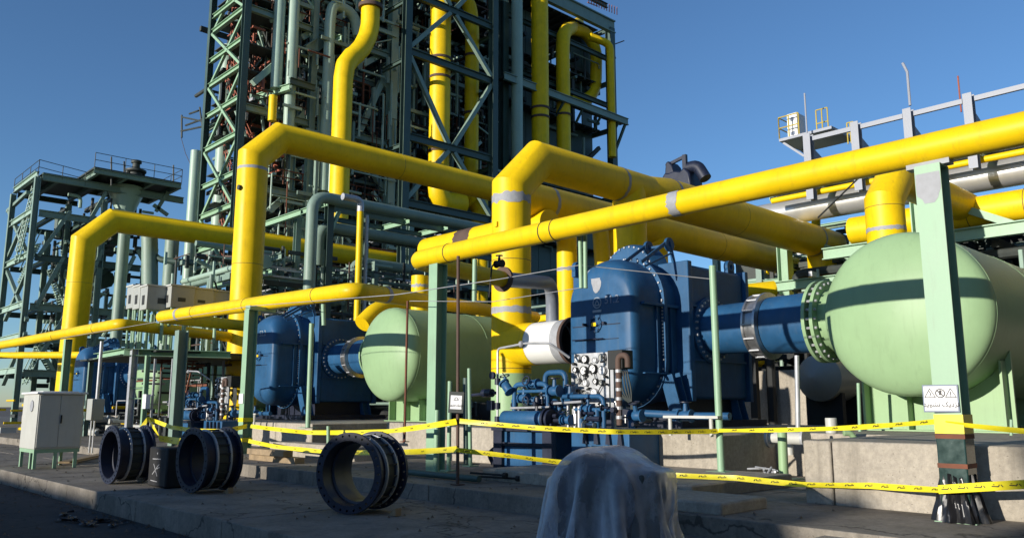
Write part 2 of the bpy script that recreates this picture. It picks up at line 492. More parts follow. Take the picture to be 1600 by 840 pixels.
def block(label, x0, x1, y0, y1, z1, z0=0.2, name='concrete_plinth', group=None, cuts=()):
    t = thing(name, label, 'plinth', ((x0 + x1) / 2, (y0 + y1) / 2, z0), group=group)
    ys = [y0] + list(cuts) + [y1]
    for a, b in zip(ys, ys[1:]):
        p = MB(); p.b(x0, x1, a + (0.008 if a != y0 else 0), b - (0.008 if b != y1 else 0), z0, z1); mesh('cast_block', p, 'concrete', t, bevel=0.025)
    return t
block('long pale concrete plinth in front of the nearest green tank', 9.5, 13.0, -9, 4.9, 0.95, cuts=(-4.2, 1.2, 4.55))
block('concrete pedestal under the saddles of the nearest green tank', 13.02, 24, 3.3, 7.4, 0.92)
block('concrete plinth under the blue compressor marked 51.2', 11.3, 18.5, 7.2, 14.4, 0.92, cuts=(9.2,))
block('low concrete step below the front of the nearest compressor plinth', 8.75, 11.28, 6.0, 9.9, 0.39, name='concrete_step')
block('concrete plinth under the middle blue compressor', 11.3, 18.5, 19.6, 29.3, 0.9, cuts=(21.6,))
block('concrete pedestal under the middle green tank', 13.2, 22, 16.9, 18.9, 0.92)
block('concrete plinth under the farthest blue compressor', 11.5, 18.5, 42.0, 50.2, 0.9)
block('concrete pedestal under the farthest green tank', 13.2, 22, 39.0, 41.6, 0.92)
block('dim concrete wall in the shade behind the nearest tank', 24.5, 25.0, -2, 16.5, 2.5, name='concrete_wall')['category'] = 'wall'
block('low kerb block lying at the foot of the step right of the wrapped fitting', 6.75, 7.57, 1.2, 3.75, 0.17, z0=-.01, name='kerb_block')
block('square footing block beside the wrapped fitting', 7.75, 8.7, 4.95, 6.4, 0.34, name='footing_block')
block('low concrete beam on the ground under the middle tank', 9.6, 10.1, 14.9, 18.6, 0.52, name='concrete_beam')
block('concrete footing under the yellow riser beside the nearest compressor', 14.3, 16.3, 15.0, 17.2, 0.5)


# ================================================================== COMPRESSORS
def stadium(y0, y1, z0, z1, rc, n=9):
    """rounded rectangle outline in YZ, counter-clockwise"""
    pts = []
    for cy, cz, a0 in ((y1 - rc, z1 - rc, 0), (y0 + rc, z1 - rc, 90), (y0 + rc, z0 + rc, 180), (y1 - rc, z0 + rc, 270)):
        for i in range(n):
            a = D2R(a0 + 90 * i / (n - 1))
            pts.append((cy + rc * math.cos(a), cz + rc * math.sin(a)))
    return pts


def compressor():
    t = thing('compressor', 'nearest and largest blue compressor, marked 51.2 on its rounded front', 'compressor', (15, 11.5, 0.92), group='blue compressors')
    Y0, Y1, Z0, Z1 = 10.16, 11.95, 1.38, 4.46
    rows = []
    for i in range(10):
        a = math.pi / 2 * i / 9
        rows.append((13.0 + 0.55 * (1 - math.cos(a)), 0.50 * (1 - math.sin(a))))
    rows.append((14.46, 0.0))
    vs = []; fs = []; N = 36
    for x, ins in rows:
        iy = 0.26 * (1 - math.sqrt(max(0, 1 - (ins / 0.5) ** 2)) * 1.0) if ins < 0.5 else 0.26
        rc = max(0.4, 0.9 - ins * 0.8)
        for (y, z) in stadium(Y0 + iy, Y1 - iy, Z0 + ins, Z1 - ins, min(rc, (Y1 - Y0) / 2 - iy - 0.01)):
            vs.append((x, y, z))
    for k in range(len(rows) - 1):
        for i in range(N):
            j = (i + 1) % N
            fs.append((k * N + i, (k + 1) * N + i, (k + 1) * N + j, k * N + j))
    fs.append(tuple(range(N)))
    b = MB(); b.add(vs, fs)
    dome = mesh('end_casing', b, 'blue', t, smooth=50)
    # face weld seams on the dome front
    s = MB()
    for z in (3.02, ):
        s.bar((12.995, 10.5, z), (12.995, 11.8, z), 0.018, 0.012)
    s.bar((12.995, 10.55, 2.72), (12.995, 11.6, 2.72), 0.012, 0.02)
    mesh('weld_seam', s, 'navy', dome)
    # ring flange arching over the dome with bolts
    fl = MB(); o1 = stadium(Y0 - 0.1, Y1 + 0.1, Z0 - 0.1, Z1 + 0.1, 1.0); o0 = stadium(Y0 - 0.01, Y1 + 0.01, Z0 - 0.01, Z1 + 0.01, 0.95)
    vs = [(x, y, z) for x in (13.92, 14.02) for o in (o1, o0) for y, z in o]
    fs = []
    for i in range(N):
        j = (i + 1) % N
        fs += [(i, N + i, N + j, j), (2 * N + i, 2 * N + j, 3 * N + j, 3 * N + i), (i, j, 2 * N + j, 2 * N + i)]
    fl.add(vs, fs); rf = mesh('ring_flange', fl, 'blue', t)
    bo = MB()
    for i in range(0, N):
        y, z = ((o1[i][0] + o0[i][0]) / 2, (o1[i][1] + o0[i][1]) / 2)
        bo.tube([(13.885, y, z), (13.925, y, z)], 0.022, 6)
    for i in range(17):
        bo.tube([(13.885, Y0 - 0.05, 2.4 + i * 0.07), (13.925, Y0 - 0.05, 2.4 + i * 0.07)], 0.02, 6)
    mesh('bolt_row', bo, 'galv', rf)
    for (ya_, z_, h_) in ((0.09, 3.40, .06), (0.07, 2.0, .03)):
        b = MB(); b.b(13.25, 14.46, Y0 - ya_, Y0 - 0.004, z_, z_ + h_); mesh('split_flange', b, 'blue', t, bevel=0.008)
    for x_ in (13.72, 14.2):
        b = MB(); b.b(x_, x_ + .04, Y0 - 0.05, Y0 + 0.01, 2.03, 3.4); mesh('stiffener', b, 'blue', t)
    # plate and block of the main casing
    b = MB(); b.b(14.46, 14.62, 9.82, 13.1, 1.45, 4.42); mesh('front_plate', b, 'blue', t, bevel=0.02)
    b = MB(); b.b(14.622, 16.75, 9.9, 13.0, 1.5, 4.36); mesh('main_casing', b, 'blue', t, bevel=0.06)
    for z in (2.3, 3.45):
        b = MB(); b.b(14.64, 16.7, 9.85, 9.898, z, z + 0.04); mesh('stiffener', b, 'blue', t)
    b = MB(); b.b(16.752, 16.88, 9.82, 13.1, 1.45, 4.42)
    mesh('stiffener', b, 'blue', t, bevel=0.01)
    # raised bearing hood on top, behind the dome
    b = MB(); b.lathe([(0, 0.0), (0, 0.70), (0.08, 0.74), (0.5, 0.78), (0.55, 0.0)], (14.3, 11.3, 4.2), (1, 0, 0), 36); mesh('bearing_hood', b, 'blue', t)
    hb = MB(); hb.bolts((14.3, 11.3, 4.2), (-1, 0, 0), 0.68, 30, 0.022, 0.03); mesh('bolt_row', hb, 'galv', t)
    # triangular lifting frames
    for yy in (10.2, 10.75):
        l = MB()
        P = [V((13.35, yy, 4.28)), V((14.35, yy, 4.88)), V((14.62, yy, 4.05))]
        l.bar(P[0], P[1], 0.07, 0.035); l.bar(P[1], P[2], 0.08, 0.035); l.bar(P[0] + V((0.1, 0, -0.08)), P[1] + V((0.05, 0, -0.28)), 0.035, 0.03)
        l.ann(P[1] + V((0.0, -0.03, -0.09)), (0, 1, 0), 0.06, 0.15, 0.06, 20)
        l.bar(P[2], P[2] + V((0.05, 0, -0.7)), 0.06, 0.035)
        mesh('lifting_frame', l, 'blue', t)
    l = MB(); l.bar((14.42, 10.2, 4.8), (14.42, 10.75, 4.8), 0.05, 0.05); mesh('cross_bar', l, 'blue', t)
    for x, y, z in ((13.35, 11.95, 4.28), (16.35, 9.98, 4.42)):
        l = MB(); l.ann((x, y - 0.05, z + 0.08), (0, 1, 0), 0.055, 0.15, 0.1, 20); l.b(x - 0.14, x + 0.14, y - 0.05, y + 0.05, z - 0.12, z + 0.0)
        mesh('lifting_eye', l, 'blue', t)
    # sloping casing between dome and frame
    # front fittings
    port = MB(); port.ann((12.97, 11.15, 3.04), (1, 0, 0), 0.13, 0.17, 0.03, 24); port.b(12.95, 12.985, 10.98, 11.32, 3.02, 3.06)
    pp = mesh('inspection_port', port, 'blue', t)
    b = MB(); b.b(12.94, 12.952, 11.1, 11.22, 3.0, 3.075); mesh('yellow_tag', b, 'yellow', pp)
    bp_ = MB(); bp_.bolts((12.965, 11.15, 3.04), (-1, 0, 0), 0.15, 8, 0.014, 0.02)
    for y in (10.88, 11.42): bp_.tube([(12.9, y, 3.05), (13.0, y, 3.05)], 0.03, 8)
    bp_.tube([(12.93, 10.9, 2.73), (12.93, 11.75, 2.735)], 0.014, 6); bp_.tube([(12.93, 11.1, 2.73), (13.0, 11.1, 2.73)], 0.02, 6)
    mesh('port_bolts', bp_, 'navy', pp)
    e = MB(); e.ann((12.994, 11.1, 3.49), (-1, 0, 0), 0.10, 0.118, 0.006, 32)
    for q in range(3):
        a, c = D2R(90 + 120 * q), D2R(210 + 120 * q)
        e.bar((12.99, 11.1 + 0.075 * math.cos(a), 3.475 + 0.075 * math.sin(a)), (12.99, 11.1 + 0.075 * math.cos(c), 3.475 + 0.075 * math.sin(c)), 0.018, 0.006)
    e.b(12.985, 12.994, 10.98, 11.22, 3.29, 3.34)
    mesh('emblem', e, 'emblem', t)
    pr = [(11.38, 4.2), (11.1, 4.26), (11.0, 4.12), (10.98, 3.98), (11.06, 3.84), (11.1, 3.70), (11.2, 3.74), (11.22, 3.9), (11.36, 4.02), (11.44, 4.12)]
    # primer patch laid on the curved shoulder
    def onx(z): return 13.0 if z < 3.92 else 13.0 + 0.55 * (1 - math.sqrt(max(0, 1 - ((z - 3.92) / 0.5) ** 2)))
    b = MB(); vs = []; fs = []
    rows_p = [(4.28, 11.25, 11.36), (4.22, 11.10, 11.42), (4.15, 11.02, 11.45), (4.08, 11.0, 11.34), (4.0, 11.02, 11.26), (3.92, 10.98, 11.25), (3.84, 10.99, 11.22), (3.76, 11.03, 11.2), (3.70, 11.1, 11.15)]
    for z, a, c in rows_p:
        vs += [(onx(z) - 0.006, a, z), (onx(z) - 0.006, c, z)]
    for i in range(len(rows_p) - 1): fs.append((2 * i, 2 * i + 1, 2 * i + 3, 2 * i + 2))
    b.add(vs, fs); mesh('primer_patch', b, 'primer', t)
    # raking legs
    for (p0, p1) in (((14.1, 10.1, 2.0), (14.25, 9.9, 0.92)), ((14.1, 12.2, 2.0), (14.2, 12.4, 0.92)), ((16.5, 10.1, 1.55), (16.6, 10.0, 0.92)), ((16.5, 12.8, 1.55), (16.6, 12.9, 0.92))):
        b = MB(); b.ibeam(p0, p1, 0.3, 0.3, (1, 0, 0)); mesh('leg', b, 'blue', t)
    b = MB(); b.b(13.9, 17.2, 9.7, 13.2, 0.92, 1.06); mesh('base_frame', b, 'navy', t)
    b = MB(); b.b(14.6, 16.7, 10.1, 12.8, 1.06, 1.5); mesh('sump', b, 'navy', t)
    # discharge neck towards the tank
    cx, cz = 15.35, 2.98
    n1 = MB(); n1.lathe([(0, 0.52), (1.12, 0.54)], (cx, 9.88, cz), (0, -1, 0), 40)
    neck = mesh('discharge_neck', n1, 'blue', t)
    n2 = MB(); n2.lathe([(0, 0.58), (1.02, 0.60)], (cx, 8.42, cz), (0, -1, 0), 40); mesh('neck_sleeve', n2, 'blue', t)
    f = MB(); f.ann((cx, 9.90, cz), (0, -1, 0), 0.5, 0.72, 0.07, 48); ff = mesh('neck_flange', f, 'blue', t)
    f = MB(); f.bolts((cx, 9.83, cz), (0, -1, 0), 0.655, 30, 0.026, 0.05); mesh('bolt_row', f, 'galv', ff)
    ej = MB(); ej.lathe([(0, 0.56), (0.03, 0.66), (0.07, 0.66), (0.07, 0.61), (0.30, 0.63), (0.30, 0.69), (0.35, 0.69), (0.37, 0.58)], (cx, 8.80, cz), (0, -1, 0), 40)
    e = mesh('expansion_joint', ej, 'steel', t)
    ej = MB()
    for i in range(14):
        a = 2 * math.pi * i / 14
        c = V((cx + 0.65 * math.cos(a), 8.62, cz + 0.65 * math.sin(a)))
        ej.bar(c + V((0, 0.13, 0)), c - V((0, 0.13, 0)), 0.03, 0.03)
    mesh('tie_rods', ej, 'galv', e)
    return t


comp1 = compressor()
comp2 = dup(comp1, (-0.1, 14.9, 0), 'middle blue compressor behind the green post, half in front of the middle tank')
comp3 = dup(comp1, (0.1, 35.6, 0), 'farthest and smallest blue compressor, behind the white cabinet', skip=('emblem', 'primer_patch'))
txt('51.2', 0.23, 'greymark', comp1, 'unit_number', (12.988, 10.7, 3.52), (0, -1, 0), (0, 0, 1), bold=.003)
txt('52.2', 0.27, 'emblem', comp2, 'unit_number', (12.988, 10.95, 3.78), (0, -1, 0), (0, 0, 1))
for o in list(comp2.children):
    if o.name.split('.')[0] in ('emblem', 'primer_patch'): bpy.data.objects.remove(o)


# ================================================================== TANKS
def tank():
    t = thing('tank', 'nearest big pale green tank with its round end facing the camera', 'tank', (17, 5.45, 0.92), group='green tanks')
    c = V((14.45, 5.45, 2.92)); R = 1.40
    prof = [(-0.52 * math.cos(math.pi / 2 * i / 12), R * math.sin(math.pi / 2 * i / 12)) for i in range(13)]
    b = MB(); b.lathe(prof + [(0.03, R)], c, (1, 0, 0), 72); hd = mesh('end_cap', b, 'tank_green', t, smooth=60)
    b = MB(); b.lathe([(0.03, R), (8.5, R)], c, (1, 0, 0), 72); mesh('shell', b, 'tank_green', t, smooth=60)
    b = MB(); b.lathe([(8.5, R)] + [(8.5 + 0.62 * math.sin(math.pi / 2 * i / 8), R * math.cos(math.pi / 2 * i / 8)) for i in range(1, 9)], c, (1, 0, 0), 72); mesh('end_cap', b, 'tank_green', t, smooth=60)
    b = MB()
    for x in (0.02, 2.7, 5.4): b.lathe([(x, R), (x + 0.004, R + 0.006), (x + 0.02, R + 0.006), (x + 0.024, R)], c, (1, 0, 0), 72)
    mesh('weld_seam', b, 'tank_green', t)
    for x in (15.5, 20.9):
        b = MB()
        pts = [(-1.25, -2.0), (1.25, -2.0), (1.25, -1.1)] + [(1.25 * math.cos(D2R(a)) * 1.0, -0.75 * 1.0 + 0.0 * a - 0.66 * math.cos(D2R(90 - a)) * 0 - (math.sqrt(max(0, 1.41 ** 2 - (1.25 * math.cos(D2R(a))) ** 2)) - 0.75)) for a in range(0, 181, 20)] + [(-1.25, -1.1)]
        pts = [(y, z) for y, z in pts]
        b.prof([(p[0], p[1]) for p in pts], (x - 0.03, 5.45, 2.92), (x + 0.03, 5.45, 2.92), (0, 0, 1))
        sd = mesh('saddle', b, 'tank_green', t, smooth=0)
        b = MB()
        for y in (-1.15, -0.4, 0.4, 1.15):
            zt = -math.sqrt(1.41 ** 2 - y * y)
            b.b(x - 0.28, x + 0.28, 5.45 + y - 0.02, 5.45 + y + 0.02, 0.94, 2.92 + zt)
        b.b(x - 0.32, x + 0.32, 4.1, 6.8, 0.92, 0.945)
        mesh('saddle_rib', b, 'tank_green', sd, smooth=0)
    cx, cz = 15.35, 2.98
    b = MB(); b.lathe([(0, 0.6), (1.0, 0.6)], (cx, 7.2, cz), (0, -1, 0), 40); nz = mesh('nozzle', b, 'tank_green', t)
    for y_ in (7.4, 7.24):
        b = MB(); b.ann((cx, y_, cz), (0, -1, 0), 0.58, 0.80, 0.065, 48); mesh('nozzle_flange', b, 'tank_green', nz)
    b = MB(); b.bolts((cx, 7.43, cz), (0, -1, 0), 0.73, 26, 0.026, 0.30); mesh('bolt_row', b, 'galv', nz)
    return t


tank1 = tank()
tank2 = dup(tank1, (-0.1, 14.95, -0.02), 'middle pale green tank beside the middle blue compressor')
tank3 = dup(tank1, (0.2, 35.7, -0.3), 'farthest green tank behind the green posts and ladder')
tank3.location.x += 0.15


# ================================================================== BIG YELLOW PIPES
def pipe_thing(label, pts, r, R, n=1, mat='yellow', seg=32, group=None, loc=None, name='yellow_pipe', cat='pipe', caps=True):
    t = thing(name, label, cat, loc or tuple(pts[0]), group=group)
    b = MB(); b.tube(bend(pts, R, n), r, seg, caps)
    mesh('pipe_run', b, mat, t, smooth=38 if n > 1 else 30)
    return t


def band(t, p, axis, r, w=0.16, mat='primer', name='primer_band', jit=0.025):
    axis = V(axis).normalized(); p = V(p)
    b = MB(); b.tube([p - axis * w / 2, p + axis * w / 2], r + 0.005, 40, False, jit)
    return mesh(name, b, mat, t)


def seam(t, p, axis, r, mat='seam'):
    axis = V(axis).normalized(); p = V(p)
    b = MB(); b.lathe([(-0.012, r), (-0.004, r + 0.008), (0.004, r + 0.008), (0.012, r)], p, axis, 40)
    return mesh('weld_seam', b, mat, t)


def branch(t, p0, p1, r, name='branch_pipe', mat='yellow', seg=32, R=0.5, n=1):
    b = MB(); b.tube(bend([p0, p1], R, n) if not isinstance(p1, list) else bend([p0] + p1, R, n), r, seg)
    return mesh(name, b, mat, t, smooth=30 if n == 1 else 40)


X1, Y1, Z1 = 15.3, 16.15, 8.42
r1 = pipe_thing('tall yellow riser beside the nearest compressor, bending over into a long overhead pipe', [(X1, Y1, 2.2), (X1, Y1, Z1), (21.6, Y1, Z1)], 0.545, 1.05, loc=(X1, Y1, 0.5))
b = MB(); b.tube([(21.55, Y1, Z1), (22.6, Y1, Z1), (35.1, Y1, Z1)], [0.547, 0.68, 0.68], 32); mesh('wide_run', b, 'yellow', r1)
band(r1, (X1, Y1, 7.02), (0, 0, 1), 0.545, 0.26, jit=0.05); band(r1, (X1, Y1, 3.92), (0, 0, 1), 0.545, 0.17)
band(r1, (20.0, Y1, Z1), (1, 0, 0), 0.545, 0.12, jit=0.02); band(r1, (22.7, Y1, Z1), (1, 0, 0), 0.68, 0.12, jit=0.02); band(r1, (33.2, Y1, Z1), (1, 0, 0), 0.68, 0.14, jit=0.02)
seam(r1, (X1, Y1, 5.9), (0, 0, 1), 0.545); seam(r1, (X1, Y1, 5.3), (0, 0, 1), 0.545); seam(r1, (27, Y1, Z1), (1, 0, 0), 0.68)
branch(r1, (20.6, Y1, Z1), (20.6, Y1, 2.5), 0.54); branch(r1, (34.0, Y1, Z1), (34.0, Y1, 2.5), 0.6)
b = MB(); b.lathe([(0, 0.555), (1.72, 0.55)], (X1, Y1, 0.5), (0, 0, 1), 40); b.b(X1 - 0.75, X1 + 0.75, Y1 - 0.75, Y1 + 0.75, 0.5, 0.54)
mesh('support_trunk', b, 'tank_green', r1)
b = MB(); b.lathe([(0, 0.62), (0.25, 0.58), (0.9, 0.56)], (X1, Y1 - 0.1, 2.98), (0, -1, 0), 40); mesh('side_nozzle', b, 'yellow', r1)
seam(r1, (X1, Y1, 2.35), (0, 0, 1), 0.545)
for z in (4.6, 6.2):
    b = MB(); b.b(X1 - 0.6, X1 - 0.5, Y1 - 0.05, Y1 + 0.05, z, z + 0.14); mesh('cleat', b, 'yellow', r1)

wp = thing('white_pipe_spool', 'short white open ended pipe between yellow riser and nearest compressor', 'pipe', (X1, 14.7, 2.98))
b = MB(); b.lathe([(0, 0.55), (1.0, 0.55), (1.0, 0.50), (0.02, 0.50)], (X1, 15.2, 2.98), (0, -1, 0), 44); mesh('pipe_run', b, 'white', wp)
b = MB(); b.lathe([(0, 0.52), (0, 0.56), (0.3, 0.56), (0.3, 0.5), (0, 0.5)], (X1, 14.2, 2.98), (0, -1, 0), 44); mesh('primer_end', b, 'primer', wp)
b = MB(); b.lathe([(0, 0.5), (0.0, 0.60), (0.09, 0.60), (0.09, 0.5), (-0.4, 0.49)], (X1, 13.9, 2.98), (0, -1, 0), 44); mesh('open_rim', b, 'brown', wp)
b = MB(); b.disc((X1, 14.4, 2.98), (0, 1, 0), 0.5, 0.03, 44); mesh('dark_interior', b, 'blackish', wp)  # near-black disc painted for the darkness inside the open pipe

r2 = pipe_thing('tallest yellow riser beside the middle compressor, carrying an overhead pipe into the steel tower', [(14.7, 31.1, 0.3), (14.7, 31.1, 12.66), (40, 31.1, 12.66)], 0.615, 1.15, loc=(14.7, 31.1, 0.25))
band(r2, (14.7, 31.1, 11.0), (0, 0, 1), 0.615, 0.12, jit=0.01)
seam(r2, (14.7, 31.1, 7.0), (0, 0, 1), 0.615); seam(r2, (22, 31.1, 12.66), (1, 0, 0), 0.615); seam(r2, (28, 31.1, 12.66), (1, 0, 0), 0.615)
b = MB(); b.ann((14.7, 31.1, 2.4), (0, 0, 1), 0.6, 0.72, 0.08); b.ann((14.7, 31.1, 2.9), (0, 0, 1), 0.6, 0.72, 0.08); fl = mesh('joint_flange', b, 'brown', r2)
b = MB()
for i in range(20):
    a = 2 * math.pi * i / 20; b.tube([(14.7 + 0.67 * math.cos(a), 31.1 + 0.67 * math.sin(a), 2.9), (14.7 + 0.70 * math.cos(a), 31.1 + 0.70 * math.sin(a), 3.35)], 0.03, 6)
mesh('joint_bolts', b, 'yellow', fl)
b = MB(); b.lathe([(0, 0.62), (1.2, 0.55)], (14.7, 31.0, 2.9), (0, -1, 0)); mesh('side_nozzle', b, 'yellow', r2)
b = MB(); b.tube([(14.02, 30.9, 10.1), (14.1, 30.9, 10.1)], 0.11, 12); mesh('dark_plug', b, 'dark_steel', r2)

r3 = pipe_thing('farthest yellow riser at the left, its overhead pipe running past the tower', [(14.3, 52.6, 0.3), (14.3, 52.0, 12.5), (44, 51.9, 12.5)], 0.70, 1.5, loc=(14.3, 52.3, 0.25))
seam(r3, (14.3, 52.2, 8.5), (0, 0, 1), 0.70); seam(r3, (24, 51.9, 12.5), (1, 0, 0), 0.70)

pB = pipe_thing('long yellow pipe running below the nearest overhead pipe', [(18.6, 19.3, 8.3), (37, 19.3, 8.3)], 0.62, 0.6)
band(pB, (20.0, 19.3, 8.3), (1, 0, 0), 0.62, 0.14, jit=0.02); seam(pB, (30.5, 19.3, 8.3), (1, 0, 0), 0.62)
branch(pB, (21.0, 19.3, 8.3), (21.0, 19.3, 2.5), 0.36); branch(pB, (23.2, 19.3, 8.3), (23.2, 19.3, 2.5), 0.3)
band(pB, (21, 19.3, 6.1), (0, 0, 1), 0.36, 0.12)
b = MB(); b.tube(bend([(22.6, 19.1, 7.9), (22.3, 18.7, 5.7), (21.4, 18.3, 5.2)], 0.4, 4), 0.3, 16); mesh('branch_pipe', b, 'yellow', pB)
branch(pB, (26.2, 19.3, 8.3), (26.2, 19.3, 2.5), 0.5)

rE = pipe_thing('yellow riser bending right behind the nearest tank', [(24.9, 9.75, 2.5), (24.9, 9.75, 8.5), (31.8, 9.6, 8.45)], 0.56, 1.0)
band(rE, (24.9, 9.75, 6.6), (0, 0, 1), 0.56, 0.13); band(rE, (24.9, 9.75, 6.05), (0, 0, 1), 0.56, 0.14)
seam(rE, (24.9, 9.75, 7.3), (0, 0, 1), 0.56)

# stout yellow pipe behind riser, lying along the row, and pipes near the middle tank
pa = at(668, 392, X=19.5); pb = at(840, 348, X=19.5)
pF = pipe_thing('stout yellow pipe behind the nearest riser with a shadow painted across it', [pa, V((19.5, pb.y - 0.6, pa.z))], 0.5, 0.5)
band(pF, V((19.5, pa.y - 2.6, pa.z)), (0, 1, 0), 0.5, 0.9, 'brown', 'shadow_band', 0.05)  # brown band painted for the shadow lying on the pipe
yq_ = pipe_thing('short yellow elbow between the middle compressor and the middle tank', [at(660, 478, D=30), at(592, 480, D=28.6), at(566, 506, D=28)], .3, .5, 4, seg=24)
q = at(656, 455, D=27)
pG = pipe_thing('yellow standing pipe rising behind the middle tank', [(q.x, q.y, 1), (q.x, q.y, 5.65)], 0.29, 0.3)
band(pG, (q.x, q.y, at(656, 447, D=27).z), (0, 0, 1), 0.29, 0.1)


# ---- low pipes on posts
def low_pipe(label, pts, R, n, bands, seams, r=0.175):
    t = pipe_thing(label, pts, r, R, n, seg=28)
    for p, ax in bands: band(t, p, ax, r, 0.16, jit=0.02)
    for p, ax in seams: seam(t, p, ax, r, 'blackish')
    return t
PX = 9.17
lp1 = low_pipe('low yellow pipe crossing in front of the nearest units on green posts', [(PX, -6, 4.14), (PX, 12.35, 4.08), (11.7, 12.6, 4.02)], 0.3, 7,
               [((PX, 6.35, 4.1), (0, 1, 0))], [((PX, 8.9, 4.09), (0, 1, 0)), ((PX, 11.3, 4.085), (0, 1, 0)), ((PX, 8.65, 4.09), (0, 1, 0))], r=0.17)
b = MB(); b.ann((11.66, 12.6, 4.02), (1, 0.1, 0), 0.1, 0.27, 0.06); mesh('end_flange', b, 'brown', lp1)
b = MB(); b.b(PX - 0.07, PX + 0.07, 2.86, 3.3, 3.90, 3.985); mesh('pipe_shoe', b, 'primer', lp1)
gp = pipe_thing('dark grey pipe elbow dropping onto the white pipe spool', [(11.72, 12.6, 4.02), (15.2, 14.5, 4.5), (15.3, 14.6, 3.4)], 0.17, 0.55, 6, 'grey_pipe', 20, name='grey_pipe')
PX2 = 9.8
pe = [(PX2, 26.9, 4.19), (PX2, 15.4, 3.88), (15.6, 18.1, 4.2), (20, 19.9, 4.4)]
lp2 = low_pipe('low yellow pipe on green posts in front of the middle unit', [(14.7, 28.2, 4.2), pe[0]] + pe[1:3] + [pe[3]], 0.4, 7,
               [((PX2, 25.2, 4.145), (0, 1, 0.027)), ((PX2 + 1.2, 15.96, 3.95), (5.8, 2.7, 0.32))], [((PX2, 20.6, 4.02), (0, 1, 0)), ((PX2, 24.0, 4.11), (0, 1, 0)), ((PX2, 17.0, 3.925), (0, 1, 0))], r=0.19)
lp3 = low_pipe('low yellow pipe at the far left in front of the farthest unit', [(14.6, 47.3, 4.1), (PX, 60, 4.4), (PX, 28.6, 4.05), (15, 31.5, 4.05)], 0.5, 7, [], [((PX, 31, 4.07), (0, 1, 0)), ((PX, 36, 4.1), (0, 1, 0))], r=0.19)


def post(label, x, y, z1, size=0.24, z0=0.2, mat='post_green', group='green posts under the low yellow pipes', plate=True):
    t = thing('support_post', label, 'post', (x, y, z0), group=group)
    b = MB(); b.ibeam((x, y, z0 + 0.02), (x, y, z1), size, size, (1, 0, 0), 0.018); mesh('column', b, mat, t, smooth=0)
    b = MB(); b.b(x - size * 0.75, x + size * 0.75, y - size * 0.75, y + size * 0.75, z0, z0 + 0.022); mesh('base_plate', b, mat, t)
    if plate:
        b = MB(); b.b(x - size * 0.5, x + size * 0.5, y - size * 0.5, y + size * 0.5, z1, z1 + 0.012); mesh('top_plate', b, mat, t)
    return t
post1 = post('nearest green post, with the warning sign and a black plastic skirt', 9.12, 3.05, 3.88, 0.26)
b = MB(); b.tube([(9.12, 3.05, 0.92), (9.12, 3.05, 0.96)], 0.19, 4); 
b = MB(); b.b(9.12 - 0.137, 9.12 + 0.137, 3.05 - 0.137, 3.05 + 0.137, 0.3, 1.09); mesh('dark_sleeve', b, 'dark_teal', post1, bevel=.012)  # glossy dark green box around the lower part of the post
for z in (0.74, 1.03):
    b = MB(); b.b(9.12 - 0.141, 9.12 + 0.141, 3.05 - 0.141, 3.05 + 0.141, z, z + 0.045); mesh('rust_band', b, 'rust', post1)
b = MB(); rows_p = [(3.80, 2.93, 3.17), (3.72, 2.925, 3.175), (3.62, 2.925, 3.175), (3.56, 2.95, 3.17), (3.52, 2.96, 3.12), (3.47, 3.0, 3.1)]
b.add([p for z, a, c in rows_p for p in ((9.12 - .1325, a, z), (9.12 - .1325, c, z))], [(2 * i, 2 * i + 1, 2 * i + 3, 2 * i + 2) for i in range(5)]); mesh('primer_patch', b, 'primer', post1)
b = MB(); b.b(9.12 - 0.139, 9.12 + 0.139, 3.05 - 0.139, 3.05 + 0.139, 1.08, 1.27); mesh('tape_wrap', b, 'tape', post1)
p684 = at(684, 470, X=PX)
post('dark green post below the left end of the nearest low pipe', PX, p684.y, 3.9, 0.24)
PX3 = 9.27
p388 = at(389, 560, X=PX3)
post2 = post('green post holding the middle low pipe, with a small white notice', PX3, p388.y, 3.72, 0.25)
b = MB(); b.bar((PX3 - .1, p388.y, 3.79), (PX2 + .2, p388.y + .25, 3.79), .1, .16); mesh('bracket_arm', b, 'post_green', post2)
for z_ in (.5, .98):
    b = MB(); b.b(PX3 - 0.135, PX3 + 0.135, p388.y - 0.135, p388.y + 0.135, z_, z_ + .1); mesh('tape_wrap', b, 'tape', post2)
b = MB(); b.b(PX3 - 0.15, PX3 - 0.135, p388.y - 0.1, p388.y + 0.12, 1.42, 1.66); mesh('white_notice', b, 'sign_white', post2)
p195 = at(104, 560, X=PX)
post('green post holding the left low pipe above the white cabinet', PX, p195.y, 3.86, 0.24)

# black plastic skirt round the foot of the nearest post
sk = MB()
def fs_(u, v):
    a = 2 * math.pi * u; r = 0.15 + 0.09 * (1 - v) ** 1.3 + 0.025 * (1.15 - v) * math.sin(7 * a + 1.3 * v) + 0.02 * math.sin(17 * a + 3 * v)
    return (9.12 + r * math.cos(a), 3.05 + r * math.sin(a), 0.22 + 0.45 * v + 0.02 * math.sin(5 * a) * v)
sk.grid(fs_, 72, 12, True)
tag(mesh('plastic_skirt', sk, 'bag', smooth=60), 'crumpled black plastic skirt around the foot of the nearest post', 'plastic sheet')


